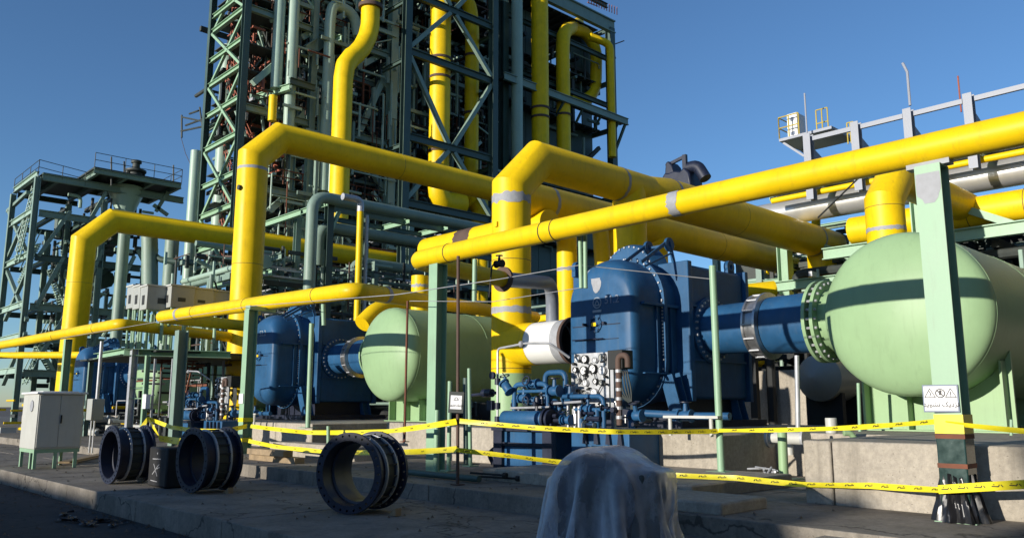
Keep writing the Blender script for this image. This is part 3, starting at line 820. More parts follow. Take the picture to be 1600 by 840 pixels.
# ================================================================== SPOOLS ON THE SLAB
def flange_with_holes(c, ri, ro, t, k, rh):
    """flange plate along +X with real bolt holes"""
    mb = MB(); vs = []; fs = []
    rm = (ri + ro) / 2 + 0.01
    da = math.pi / k
    for s in range(k):
        a0 = 2 * math.pi * s / k
        def P(r, a, x): return (c[0] + x, c[1] + r * math.cos(a), c[2] + r * math.sin(a))
        outer = [(ro, -1), (ro, 0), (ro, 1), (rm, 1), (ri, 1), (ri, 0), (ri, -1), (rm, -1)]
        hole = []
        for (r, q) in outer:
            yy = (r - rm); xx = q * da * rm
            L = math.hypot(xx, yy) or 1
            hole.append((rm + yy / L * rh, xx / L * rh / rm))
        n = len(vs)
        for x in (0, t):
            vs += [P(r, a0 + q * da, x) for r, q in outer]
            vs += [P(r, a0 + a, x) for r, a in hole]
        for i in range(8):
            j = (i + 1) % 8
            fs += [(n + i, n + j, n + 8 + j, n + 8 + i), (n + 16 + i, n + 24 + i, n + 24 + j, n + 16 + j), (n + 8 + i, n + 8 + j, n + 24 + j, n + 24 + i)]
        fs += [(n + 0, n + 16, n + 17, n + 1), (n + 1, n + 17, n + 18, n + 2), (n + 4, n + 20, n + 21, n + 5), (n + 5, n + 21, n + 22, n + 6)]
    return mb.add(vs, fs)


def spool():
    t = thing('pipe_spool', 'nearest navy flanged pipe spool, standing apart with light showing through it', 'pipe spool', (0, 0, 0), group='flanged spools standing on the slab', local=True)
    Ro, L = 0.51, 0.62
    for x, in ((0,), (L - 0.045,)):
        mesh('flange', flange_with_holes((x, 0, Ro), 0.405, Ro, 0.045, 28, 0.017), 'navy', t, smooth=30)
    b = MB(); b.lathe([(0.0, 0.405), (0.0, 0.425), (0.2, 0.435), (0.21, 0.455), (0.24, 0.455), (0.25, 0.42), (0.40, 0.42), (0.41, 0.455), (0.44, 0.455), (0.45, 0.435), (L, 0.425), (L, 0.405), (L - 0.01, 0.40), (0.42, 0.40), (0.41, 0.37), (0.2, 0.37), (0.19, 0.40), (0.0, 0.405)], (0, 0, Ro), (1, 0, 0), 48)
    bd = mesh('barrel', b, 'navy', t)
    b = MB(); b.lathe([(0.19, 0.445), (0.195, 0.475), (0.225, 0.475), (0.225, 0.445)], (0, 0, Ro), (1, 0, 0), 48); b.lathe([(0.425, 0.445), (0.425, 0.475), (0.455, 0.475), (0.46, 0.445)], (0, 0, Ro), (1, 0, 0), 48)
    mesh('clamp_ring', b, 'galv', t)
    b = MB(); b.lathe([(0.225, 0.435), (0.425, 0.435)], (0, 0, Ro), (1, 0, 0), 48); mesh('bellows_cover', b, 'dark_steel', t)
    for i in range(20):
        a = 2 * math.pi * (i + 0.3) / 20
        p = V((0.2, 0.462 * math.cos(a), Ro + 0.462 * math.sin(a))); b = MB(); b.bar(p, p + V((0.25, 0, 0)), 0.02, 0.02); mesh('tie_rod', b, 'blackish', t)
    return t


sp1 = spool()
sp1.location = (5.86, 9.22, 0.0); sp1.rotation_euler = (0, 0, D2R(21))
sp2 = dup(sp1, (0, 0, 0), 'navy flanged spool in the middle, beside the dark block with chalk marks'); sp2.location = (5.47, 13.2, 0); sp2.rotation_euler = (0, 0, D2R(5))
sp3 = dup(sp1, (0, 0, 0), 'leftmost navy flanged spool nearest the white cabinet'); sp3.location = (5.05, 15.85, 0); sp3.rotation_euler = (D2R(9), 0, D2R(2))
# wedges that chock the spools
for (x, y, lab) in ((6.2, 8.72, 'small timber wedge chocking the nearest spool'), (5.85, 12.72, 'small timber wedge chocking the middle spool')):
    b = MB(); b.prof([(-0.06, 0), (0.06, 0), (0.06, 0.09)], (x, y, 0.002), (x + 0.1, y + 0.02, 0.002), (0, 0, 1)); o = mesh('timber_wedge', b, 'timber', smooth=0); tag(o, lab, 'wedge')

# dark block with chalk marks
bt = thing('rubber_block', 'dark square block with white chalk marks between two spools', 'block', (5.6, 14.5, 0))
b = MB(); b.b(5.45, 5.85, 14.15, 14.95, 0.0, 0.66); mesh('body', b, 'rubber', bt, bevel=0.03)
b = MB()
for (y0, z0, y1, z1, w) in ((14.74, 0.20, 14.46, 0.38, .016), (14.70, 0.38, 14.52, 0.18, .016), (14.76, 0.46, 14.40, 0.47, .014), (14.57, 0.55, 14.545, 0.57, .03), (14.8, 0.10, 14.5, 0.09, .012), (14.55, 0.3, 14.42, 0.34, .012)):
    b.bar((5.447, y0, z0), (5.447, y1, z1), w, 0.004, (0, 0, 1))
mesh('chalk_mark', b, 'chalk', bt, smooth=0)

# ================================================================== PLASTIC WRAPPED PART
wx, wy = 6.11, 5.2
ct = thing('wrapped_fitting', 'dark blue flanged fitting standing under clear plastic sheet in front', 'pipe fitting', (wx, wy, 0))
dv = V((math.cos(D2R(10)), math.sin(D2R(10)), 0)); sv = V((-dv.y, dv.x, 0))
b = MB(); b.lathe([(-0.20, 0.0), (-0.20, 0.30), (-0.16, 0.30), (-0.16, 0.42), (-0.1, 0.42), (-0.1, 0.36), (0.3, 0.36), (0.3, 0.43), (0.36, 0.43), (0.36, 0)], V((wx, wy - 0.02, 0.50)), dv, 40); mesh('flanged_barrel', b, 'navy', ct)
b = MB(); b.lathe([(-0.215, 0.0), (-0.215, 0.24)], V((wx, wy - 0.02, 0.50)), dv, 40); mesh('bore', b, 'blackish', ct)
b = MB(); b.b(wx - 0.3, wx + 0.4, wy - 0.45, wy + 0.45, 0.0, 0.10); mesh('pallet', b, 'timber', ct)
b = MB(); b.b(wx - 0.1, wx + 0.3, wy + 0.32, wy + 0.50, 0.10, 0.62); mesh('side_box', b, 'navy', ct, bevel=0.03)
b = MB(); b.b(wx - 0.05, wx + 0.35, wy - 0.52, wy - 0.36, 0.10, 0.74); mesh('side_box', b, 'dark_steel', ct, bevel=0.03)


def drape(N=80, sx_=2.6, sy_=2.5):
    """a square sheet dropped over the fitting: position based cloth, so that its folds are real"""
    import numpy as np
    rng = np.random.default_rng(4)
    u = np.linspace(-.5, .5, N)
    gx, gy = np.meshgrid(u * sx_, u * sy_, indexing='ij')
    ang = 0.35
    lx = gx * math.cos(ang) - gy * math.sin(ang) - 0.05; ly = gx * math.sin(ang) + gy * math.cos(ang) + 0.06
    P = np.stack([lx, ly, np.full_like(lx, 1.12)], -1)
    P[..., 2] += 0.05 * np.sin(5 * lx + 1) * np.cos(4 * ly) + rng.normal(0, .004, lx.shape)
    Pp = P.copy()
    hx, hy = sx_ / (N - 1), sy_ / (N - 1)
    sets = []
    def add(dx, dy, rest, k):
        for par in (0, 1):
            if dy == 0: ia = np.arange(0, N - dx); ia = ia[(ia // dx) % 2 == par]; A = (ia[:, None], np.arange(N)[None, :]); B = (ia[:, None] + dx, np.arange(N)[None, :])
            elif dx == 0: ja = np.arange(0, N - dy); ja = ja[(ja // dy) % 2 == par]; A = (np.arange(N)[:, None], ja[None, :]); B = (np.arange(N)[:, None], ja[None, :] + dy)
            else:
                ia = np.arange(0, N - 1); ia = ia[ia % 2 == par]
                if dx > 0: A = (ia[:, None], np.arange(N - 1)[None, :]); B = (ia[:, None] + 1, np.arange(N - 1)[None, :] + 1)
                else: A = (ia[:, None] + 1, np.arange(N - 1)[None, :]); B = (ia[:, None], np.arange(N - 1)[None, :] + 1)
            sets.append((A, B, rest, k))
    add(1, 0, hx, .5); add(0, 1, hy, .5); add(1, 1, math.hypot(hx, hy), .25); add(-1, 1, math.hypot(hx, hy), .25); add(3, 0, 3 * hx, .035); add(0, 3, 3 * hy, .035)
    dvx, dvy = dv.x, dv.y
    for it in range(170):
        vel = (P - Pp) * 0.965
        Pp = P.copy(); P = P + vel; P[..., 2] -= 0.0016
        for _ in range(8):
            for A, B, rest, k in sets:
                d = P[B] - P[A]; L = np.sqrt((d * d).sum(-1, keepdims=True)) + 1e-9
                c = d * ((L - rest) / L * k); P[A] += c; P[B] -= c
            # fitting: drum lying along dv, with two side boxes
            al = P[..., 0] * dvx + P[..., 1] * dvy; cr = -P[..., 0] * dvy + P[..., 1] * dvx; zz = P[..., 2] - 0.50
            for (a0_, a1_, R_) in ((-.24, .40, .475),):
                rad = np.sqrt(cr * cr + zz * zz) + 1e-9
                inside = (rad < R_) & (al > a0_) & (al < a1_)
                pr_, pa, pb = R_ - rad, al - a0_, a1_ - al
                side = inside & (pr_ <= pa) & (pr_ <= pb)
                f = np.where(side, R_ / rad, 1.0); cr = cr * f; zz = zz * f
                al = np.where(inside & ~side & (pa < pb), a0_, al); al = np.where(inside & ~side & (pa >= pb), a1_, al)
            z = zz + .50
            for (bx, by, bz, wx_, wy_, wz_) in ((.15, .46, .32, .24, .13, .36), (.15, -.50, .40, .24, .12, .38)):
                qx, qy, qz = al - bx, cr - by, z - bz
                inn = (abs(qx) < wx_) & (abs(qy) < wy_) & (abs(qz) < wz_)
                ex, ey, ez = wx_ - abs(qx), wy_ - abs(qy), wz_ - abs(qz)
                mz = inn & (ez <= ex) & (ez <= ey) & (qz > 0); my = inn & ~mz & (ey <= ex); mx_ = inn & ~mz & ~my
                z = np.where(mz, bz + wz_, z); cr = np.where(my, by + np.sign(qy) * wy_, cr); al = np.where(mx_, bx + np.sign(qx) * wx_, al)
            if it > 45:                                     # gathered in at the foot, as if tied
                lim = np.interp(z, [0.0, 0.10, 0.3, 0.75, 1.0], [0.86, 0.74, 0.66, 0.66, 2.0])
                lim = np.maximum(lim, 2.0 - (it - 45) * 0.03)
                rr_ = np.sqrt((al - .08) ** 2 + cr ** 2) + 1e-9; sc2 = np.where(rr_ > lim, 1 - .5 * (1 - lim / rr_), 1.0)
                al = .08 + (al - .08) * sc2; cr = cr * sc2
            P = np.stack([al * dvx - cr * dvy, al * dvy + cr * dvx, z], -1)
            g_ = P[..., 2] < 0.012
            P[..., 2] = np.where(g_, 0.012, P[..., 2])
        fr = g_[..., None] | (inside & side)[..., None]
        Pp = np.where(fr, P - (P - Pp) * 0.35, Pp)
    return P, N


Pc, Nc = drape()
b = MB()
b.add([(wx + p[0], wy + p[1], p[2]) for row in Pc for p in row], [(i * Nc + j, (i + 1) * Nc + j, (i + 1) * Nc + j + 1, i * Nc + j + 1) for i in range(Nc - 1) for j in range(Nc - 1)])
sh = mesh('plastic_sheet', b, 'film', smooth=180)
md = sh.modifiers.new('subd', 'SUBSURF'); md.levels = 1; md.render_levels = 1
tag(sh, 'crumpled translucent plastic sheet draped over the blue fitting in front', 'plastic sheet')

# ================================================================== WHITE CABINET
cb = thing('control_cabinet', 'pale grey two door control cabinet standing on green legs near the kerb', 'cabinet', (5.4, 21.1, 0))
x0, x1, y0, y1 = 4.98, 5.92, 20.45, 21.7
b = MB(); b.b(x0, x1, y0, y1, 0.42, 1.62); mesh('body', b, 'cabinet', cb, bevel=0.01)
b = MB(); b.b(x0 - 0.05, x1 + 0.06, y0 - 0.06, y1 + 0.05, 1.622, 1.67); b.b(x0 + 0.1, x1 - 0.1, y0 + 0.1, y1 - 0.1, 1.67, 1.69); mesh('roof', b, 'white', cb, bevel=0.01)
xm = (x0 + x1) / 2 - 0.02
for a, c in ((x0 + 0.03, xm - 0.005), (xm + 0.005, x1 - 0.03)):
    b = MB(); b.b(a, c, y0 - 0.018, y0 - 0.002, 0.46, 1.6); d = mesh('door', b, 'cabinet', cb, bevel=0.004)
    if a < xm - 0.1:
        pass
b = MB(); b.b(xm + 0.02, xm + 0.05, y0 - 0.04, y0 - 0.018, 0.98, 1.16); mesh('handle', b, 'blackish', d)
b = MB(); b.tube([(x0 - 0.003, 20.9, 1.36), (x0 - 0.02, 20.9, 1.36)], 0.13, 8); mesh('side_notice', b, 'primer', cb)
b = MB(); b.b(x0 + 0.01, x1 - 0.01, y0 + 0.01, y1 - 0.01, 0.34, 0.418); mesh('plinth_frame', b, 'post_green', cb)
for x, y in ((x0 + 0.04, y0 + 0.05), (x0 + 0.04, (y0 + y1) / 2 - 0.3), (x0 + 0.04, y1 - 0.1), (x1 - 0.08, y0 + 0.05), (x1 - 0.08, y1 - 0.1), (xm, y0 + 0.05)):
    b = MB(); b.b(x - 0.03, x + 0.03, y - 0.04, y + 0.04, 0.0, 0.34); mesh('leg', b, 'post_green', cb)
sb = thing('junction_box', 'small grey junction box on a thin stand before the farthest compressor', 'box', (8.5, 22.9, 0.2))
c = at(147, 640, D=21)
b = MB(); b.b(c.x - 0.12, c.x + 0.18, c.y - 0.2, c.y + 0.2, c.z - 0.25, c.z + 0.28); mesh('case', b, 'boxgrey', sb, bevel=0.01)
for dy in (-0.12, 0.12):
    b = MB(); b.tube([(c.x, c.y + dy, 0.2), (c.x, c.y + dy, c.z - 0.25)], 0.02, 8); mesh('leg', b, 'galv', sb)
b = MB(); b.tube([(c.x + 0.05, c.y, c.z + 0.28), (c.x + 0.05, c.y, 3.0)], 0.045, 10); mesh('conduit', b, 'galv', sb)


# ================================================================== LUBE OIL SKID (in front of a compressor)
def valve(mb_body, mb_wheel, p, r=0.07, up=(0, 0, 1), axis=(0, 1, 0)):
    p = V(p); up = V(up); axis = V(axis)
    mb_body.tube([p - axis * r * 1.6, p - axis * r * 0.5, p + axis * r * 0.5, p + axis * r * 1.6], [r * 0.9, r * 1.25, r * 1.25, r * 0.9], 10)
    mb_body.disc(p - axis * r * 1.8, axis, r * 1.5, r * 0.4, 12); mb_body.disc(p + axis * r * 1.4, axis, r * 1.5, r * 0.4, 12)
    mb_body.tube([p, p + up * r * 3], [r * 0.7, r * 0.4], 8)
    mb_wheel.ann(p + up * r * 3, up, r * 1.1, r * 1.4, r * 0.25, 14)
    mb_wheel.bar(p + up * r * 3.1 - axis * r * 1.2, p + up * r * 3.1 + axis * r * 1.2, r * 0.2, r * 0.2)


def oil_skid():
    rnd = random.Random(5)
    t = thing('oil_skid', 'blue lube oil skid crowded with gauges and valves before the nearest compressor', 'oil skid', (10.7, 10.6, 0.22), group='blue lube oil skids')
    # base tank
    b = MB(); b.b(10.25, 11.15, 9.95, 11.15, 0.24, 0.92); bt_ = mesh('base_tank', b, 'blue', t, bevel=0.015)
    b = MB()
    b.b(10.18, 10.249, 11.0, 11.22, 0.22, 0.98); b.b(10.18, 10.249, 9.72, 9.98, 0.22, 0.98); b.b(10.2, 10.249, 9.98, 11.0, 0.66, 0.72); b.b(10.15, 11.2, 9.7, 11.25, 0.92, 0.97)
    mesh('frame', b, 'navy', bt_)
    b = MB(); b.b(10.5, 11.3, 8.35, 9.6, 0.24, 0.98); mesh('pump_bed', b, 'blue', t, bevel=0.015)
    for y in (8.5, 8.75, 9.0, 9.25):
        b = MB(); b.prof([(-0.05, 0), (0.05, 0), (0.02, 0.22), (-0.02, 0.22)], (10.44, y, 0.74), (10.495, y, 0.74), (0, 0, 1)); mesh('gusset', b, 'navy', t)
    # horizontal filter drum
    b = MB(); b.lathe([(-0.06, 0), (-0.03, 0.12), (0, 0.145), (1.12, 0.145), (1.15, 0.12), (1.18, 0)], (10.45, 11.2, 1.13), (0, -1, 0), 24); dr = mesh('filter_drum', b, 'blue', t)
    b = MB(); b.ann((10.45, 10.12, 1.13), (0, -1, 0), 0.12, 0.2, 0.05, 24); b.disc((10.45, 10.05, 1.13), (0, -1, 0), 0.17, 0.05, 20); mesh('drum_flange', b, 'navy', dr)
    # gauge panel
    b = MB(); b.b(10.95, 11.02, 9.12, 9.92, 1.35, 2.28); gp_ = mesh('gauge_panel', b, 'panel', t, bevel=0.006)
    for r_ in range(4):
        for c_ in range(4):
            y, z = 9.22 + c_ * 0.20 + rnd.uniform(-.035, .035), 2.17 - r_ * 0.2 + rnd.uniform(-.03, .03)
            R = rnd.choice((0.07, 0.08, 0.05, 0.06))
            if r_ == 3 and c_ in (0,): continue
            gb, gd, gn = MB(), MB(), MB()
            gb.lathe([(0, R), (0.07, R), (0.07, R - 0.012), (0.06, R - 0.012)], (10.95, y, z), (-1, 0, 0), 18)
            gd.disc((10.895, y, z), (-1, 0, 0), R - 0.012, 0.003, 18)
            a = rnd.uniform(0.5, 2.6)
            gn.bar((10.889, y, z), (10.889, y + 0.05 * math.cos(a), z + 0.05 * math.sin(a)), 0.01, 0.004)
            go = mesh('gauge', gb, rnd.choice(('steel', 'blackish', 'dark_steel')), t); mesh('gauge_dial', gd, rnd.choice(('sign_white', 'sign_white', 'boxgrey')), go); mesh('gauge_needle', gn, 'ink', go)
    pv = MB()
    for i in range(34):
        y, z = rnd.uniform(9.14, 9.9), rnd.uniform(1.36, 2.26)
        if rnd.random() < .5: pv.tube([(10.93, y, z), (10.86, y, z)], rnd.uniform(.012, .03), 8)
        else: pv.tube(bend([(10.94, y, z), (10.9, y, z), (10.9, y + rnd.uniform(-.1, .1), z - rnd.uniform(.06, .16)), (10.94, y, z - .2)], .03, 3), .009, 6)
    mesh('panel_fitting', pv, 'blackish', t, kind='stuff')
    b = MB(); b.b(10.9, 11.2, 8.78, 9.1, 1.98, 2.3); mesh('terminal_box', b, 'blackish', t, bevel=0.01)
    for y_ in (9.02, 9.925):
        b = MB(); b.b(10.955, 11.0, y_, y_ + .07, 0.97, 2.1); mesh('panel_leg', b, 'galv', t)
    b = MB()
    for i in range(9):
        y = 9.15 + i * 0.09; b.tube(bend([(10.98, y, 1.4), (10.92, y, 1.2 + rnd.uniform(0, .1)), (10.8, y + rnd.uniform(-.2, .2), 1.0)], 0.08, 3), 0.012, 6)
    for i in range(6):
        y = 8.85 + i * 0.04; b.tube(bend([(11.1, y, 2.0), (11.1, y - 0.1 + 0.03 * i, 1.6), (11.0, 8.7 - 0.06 * i, 1.2), (11.0, 8.6, 1.0)], 0.15, 4), 0.014, 6)
    mesh('impulse_tube', b, 'dark_steel', t)
    # blue pipework
    runs = [([(10.55, 11.05, 1.2), (10.55, 11.05, 1.75), (10.55, 10.2, 1.75), (10.55, 10.2, 1.25)], .045),
            ([(10.6, 11.15, 1.45), (10.6, 10.3, 1.45), (10.7, 10.05, 1.45), (10.7, 10.05, 1.1)], .04),
            ([(10.5, 10.9, 1.62), (10.5, 9.9, 1.62)], .03),
            ([(10.7, 10.4, 1.0), (10.7, 10.4, 1.95), (10.7, 9.9, 1.95), (10.7, 9.9, 1.3)], .05),
            ([(10.6, 9.9, 1.52), (10.6, 8.95, 1.52), (10.6, 8.95, 1.0)], .04),
            ([(10.6, 9.6, 1.3), (10.6, 8.6, 1.3)], .03),
            ([(10.9, 8.6, 1.0), (10.9, 8.6, 1.25), (11.3, 7.6, 1.2), (11.3, 7.0, 1.2)], .06),
            ([(10.7, 9.3, .98), (10.7, 9.3, 1.4)], .06), ([(10.6, 9.1, .5), (10.6, 9.1, 1.3)], .055), ([(10.6, 9.45, .5), (10.6, 9.45, 1.15)], .04)]
    for p, r in runs:
        bp = MB(); bp.tube(bend(p, 0.14, 4), r, 12); mesh('blue_pipe', bp, 'blue', t)
    for p, r, u, a in (((10.5, 10.75, 1.5), .06, (0, 0, 1), (0, 1, 0)), ((10.55, 10.55, 1.75), .065, (-1, 0, 0.3), (0, 1, 0)), ((10.52, 10.0, 1.62), .07, (0, 0, 1), (0, 1, 0)), ((10.6, 10.62, 1.45), .06, (-1, 0, 0), (0, 1, 0)), ((10.7, 9.8, 1.5), .07, (0, 0, 1), (0, 1, 0)),
                       ((10.45, 11.15, 1.7), .07, (0, 0.3, 1), (0, 0.5, .5)), ((10.6, 9.3, 1.3), .06, (0, 0, 1), (0, 1, 0)), ((10.9, 8.5, 1.2), .07, (-.3, 0, 1), (0, 1, 0)), ((11.2, 7.75, 1.2), .07, (0, 0, 1), (0, 1, 0)), ((10.7, 10.2, 1.35), .055, (-1, 0, 0), (0, 0, 1)), ((10.5, 9.7, 1.12), .06, (-.6, 0, .8), (0, 1, 0))):
        vb = MB(); vw = MB(); valve(vb, vw, p, r, V(u).normalized(), V(a).normalized())
        vo = mesh('valve', vb, 'blue', t, kind=None); mesh('hand_wheel', vw, 'navy', vo)
    # small fittings that crowd the skid
    cl = MB(); cg = MB()
    for i in range(70):
        y = rnd.uniform(8.4, 11.15); x = rnd.uniform(10.45, 11.1); z = rnd.uniform(1.0, 1.75) if y > 9.9 else rnd.uniform(1.0, 1.5)
        d = V(rnd.choice(((1, 0, 0), (0, 1, 0), (0, 0, 1)))); L = rnd.uniform(0.08, 0.3)
        m_ = cl if rnd.random() < 0.7 else cg
        m_.tube([V((x, y, z)) - d * L / 2, V((x, y, z)) + d * L / 2], rnd.uniform(0.014, 0.045), 8)
        if rnd.random() < 0.5: m_.disc(V((x, y, z)) + d * L / 2, d, rnd.uniform(0.04, 0.07), 0.02, 10)
    mesh('fitting', cl, 'navy', t); mesh('steel_fitting', cg, 'steel', t)
    # silver stand pipes under the panel and small bore lines
    b = MB()
    for y, z0_, z1_ in ((9.75, .95, 1.4), (9.6, .95, 1.35), (9.5, 1.0, 1.35)): b.tube([(10.6, y, z0_), (10.6, y, z1_)], 0.03, 8)
    b.tube([(10.5, 11.1, 1.32), (10.5, 10.1, 1.34)], 0.022, 8); b.tube([(10.45, 9.95, 1.4), (10.45, 9.3, 1.43)], 0.022, 8)
    mesh('steel_tube', b, 'galv', t)
    # cane shaped vent
    b = MB(); b.tube(bend([(10.6, 8.62, 1.05), (10.6, 8.62, 2.18), (10.6, 8.42, 2.18), (10.6, 8.42, 1.98)], 0.13, 6), 0.05, 14); mesh('vent_pipe', b, 'brown', t)
    b = MB()
    for i in range(6): b.ann((10.6, 8.62, 1.15 + i * 0.15), (0, 0, 1), 0.05, 0.056, 0.05, 14)
    mesh('vent_band', b, 'galv', t)
    b = MB(); b.b(10.8, 10.9, 6.9, 7.9, 1.17, 1.21); b.tube([(10.85, 7.8, 0.9), (10.85, 7.8, 1.18)], 0.03, 8); b.tube([(10.85, 7.05, 0.9), (10.85, 7.05, 1.18)], 0.03, 8); mesh('small_bench', b, 'cabinet', t)
    # instrument line on the left
    b = MB(); b.tube(bend([(10.4, 11.35, 0.6), (10.4, 11.35, 2.42), (10.4, 10.6, 2.48), (10.4, 10.0, 2.45), (10.7, 9.8, 2.2)], 0.08, 4), 0.022, 8); b.lathe([(0, .03), (.02, .06), (.08, .06), (.1, .03)], (10.4, 10.75, 2.47), (0, -1, 0), 10)
    mesh('instrument_line', b, 'galv', t)
    b = MB()
    for z in (.62, .8, 1.05, 1.3, 1.75): b.tube([(10.4, 11.35, z), (10.4, 11.35, z + 0.12)], 0.055, 10)
    b.b(10.28, 10.36, 11.38, 11.52, 1.28, 1.46); b.disc((10.34, 11.4, 1.92), (-1, 0, 0), 0.07, 0.05, 16); b.tube([(10.4, 11.4, 1.6), (10.4, 12.2, 1.56)], 0.03, 8); b.tube([(10.4, 11.5, 1.6), (10.4, 11.75, 1.6)], 0.08, 10)
    b.tube(bend([(10.4, 11.35, .62), (10.3, 11.5, .5), (10.35, 11.4, .3)], .1, 3), 0.04, 8)
    mesh('instrument_valve', b, 'navy', t)
    return t


sk1 = oil_skid()
sk2 = dup(sk1, (-0.1, 14.75, -0.05), 'farther lube oil skid with a blue drum, before the middle compressor')


# ================================================================== POLES, SIGNS, WIRES
def pole(label, x, y, z0, z1, r, mat, cat='pole', name='thin_pole', feet=True, lean=(0, 0)):
    t = thing(name, label, cat, (x, y, z0), group='thin poles and hangers')
    b = MB(); b.tube([(x, y, z0), (x + lean[0], y + lean[1], z1)], r, 10); mesh('shaft', b, mat, t)
    if feet:
        b = MB(); b.b(x - r * 3, x + r * 3, y - r * 3, y + r * 3, z0, z0 + 0.015); mesh('foot_plate', b, mat, t)
    return t


def pole_px(label, px, ytop, ybot, D, r, mat, **k):
    a = at(px[0], ytop, D=D); c = at(px[1], ybot, D=D)
    return pole(label, c.x, c.y, c.z, a.z, r, mat, lean=(a.x - c.x, a.y - c.y), **k)
pole_px('slim green pole in front of the nearest compressor flange', (1113, 1127), 415, 737, 12.6, 0.055, 'post_green')
pole_px('slim green pole in front of the middle compressor', (487, 481), 505, 668, 20.5, 0.06, 'post_green')
p713 = pole_px('rusty brown pole carrying the dark framed notice', (716, 715), 400, 757, 12.3, 0.025, 'brown')
pole_px('thin rusty pole before the middle tank', (637, 632), 470, 690, 15.5, 0.022, 'rust')
pole_px('silver pole below the blue neck of the nearest compressor', (1245, 1247), 555, 668, 15, 0.045, 'galv')
pole_px('thin green pole under the nearest tank', (1341, 1344), 598, 680, 14.5, 0.03, 'post_green')
pole_px('short green hanger hanging beside the rusty pole', (742, 741), 405, 471, 13.6, 0.04, 'post_green', feet=False, name='pipe_hanger', cat='hanger')
pole_px('left one of two green hangers before the rounded compressor front', (906, 908), 362, 450, 12.5, 0.032, 'post_green', feet=False, name='pipe_hanger', cat='hanger')
pole_px('right one of two green hangers before the rounded compressor front', (914, 915), 358, 450, 12.5, 0.034, 'post_green', feet=False, name='pipe_hanger', cat='hanger')
pole_px('green hanger above the middle compressor', (505, 506), 475, 508, 18.5, 0.05, 'post_green', feet=False, name='pipe_hanger', cat='hanger')
pole_px('thin green pole just right of the framed notice', (733, 735), 575, 728, 13, 0.03, 'post_green')
pole_px('dark pole behind the framed notice', (728, 729), 590, 725, 13.6, 0.05, 'dark_green')
pole_px('green pole by the dark post behind the framed notice', (703, 701), 595, 735, 13.4, 0.035, 'post_green')
pole_px('green pole beside the pedestal of the middle tank', (683, 681), 640, 738, 14, 0.045, 'post_green')
pole_px('green stand pipe in the recess between the two plinths', (1222, 1225), 675, 748, 12.4, 0.07, 'tank_green')
pole_px('thin pole rising behind the nearest plinth', (1580, 1580), 655, 680, 11, 0.02, 'post_green', feet=False)
pole_px('small green pole by the tape before the middle compressor', (513, 513), 665, 702, 16, 0.035, 'post_green')
b = MB(); q0 = at(690, 742, D=13.2); b.tube([q0 + V((0, .9, 0)), q0 + V((0, -.9, 0))], 0.05, 10); tag(mesh('floor_pipe', b, 'dark_green'), 'dark green pipe lying low beside the framed notice', 'pipe')
for (yy, lab) in ((742, 'upper one of two black rods lying near the wrapped fitting'), (747, 'lower one of two black rods lying near the wrapped fitting')):
    a0, a1 = at(735, yy - 4, D=13), at(790 + (yy - 742) * 4, yy, D=12.6)
    b = MB(); b.tube([a0, a1], 0.016, 8); b.lathe([(-.04, 0), (-.04, .04), (.02, .04), (.02, 0)], a1, a1 - a0, 10); tag(mesh('steel_rod', b, 'blackish'), lab, 'rod')

# warning sign with three pictograms on the nearest post
ws = thing('warning_sign', 'white warning sign with three pictograms and black lettering on the post', 'sign', (8.95, 3.05, 1.5))
sc_ = at(1470, 622, X=8.95)
nrm = V((-0.985, -0.17, 0)); rgt = V((0.17, -0.985, 0)); upz = V((0, 0, 1))
def sgn(u, v, w=0.0): return sc_ + rgt * u + upz * v + nrm * w
b = MB(); b.obox(sgn(0, 0, 0), rgt * 0.165, nrm * 0.008, upz * 0.138); mesh('frame', b, 'greymark', ws, bevel=0.003)
b = MB(); b.obox(sgn(0, 0.0, 0.009), rgt * 0.15, nrm * 0.003, upz * 0.122); mesh('face', b, 'sign_white', ws, smooth=0)
ic = MB()
def tri(mb, u, v, s, w=0.008):
    P = [sgn(u, v + s, .0135), sgn(u - s * .95, v - s * .7, .0135), sgn(u + s * .95, v - s * .7, .0135)]
    for i in range(3): mb.bar(P[i], P[(i + 1) % 3], 0.003, w, nrm)
tri(ic, -0.095, 0.048, 0.052); tri(ic, 0.095, 0.048, 0.052)
ic.ann(sgn(0, 0.052, .0125), nrm, 0.036, 0.047, 0.002, 28)
ic.bar(sgn(-0.028, 0.08, .0135), sgn(0.028, 0.024, .0135), 0.003, 0.01, nrm)
ic.obox(sgn(0.0, 0.055, .0135), rgt * 0.012, nrm * 0.001, upz * 0.022); ic.disc(sgn(0.004, 0.072, .0125), nrm, 0.012, 0.002, 12)
ic.obox(sgn(0.095, 0.05, .0135), rgt * 0.005, nrm * 0.001, upz * 0.018); ic.obox(sgn(0.095, 0.024, .0135), rgt * 0.005, nrm * 0.001, upz * 0.005)
ic.bar(sgn(-0.1, 0.075, .0135), sgn(-0.088, 0.045, .0135), 0.003, 0.009, nrm); ic.bar(sgn(-0.088, 0.05, .0135), sgn(-0.098, 0.02, .0135), 0.003, 0.008, nrm)
mesh('pictogram', ic, 'ink', ws, smooth=0)
FA = ''.join(chr(c) for c in reversed([0xFEE7, 0xFEB0, 0xFEA9, 0xFBFE, 0xFB8F, 0x20, 0xFEE7, 0xFEB8, 0xFEEE, 0xFBFE, 0xFEAA]))
txt(FA, 0.064, 'ink', ws, 'lettering', sgn(0, -0.062, .0125), rgt, upz, bold=0.0016)

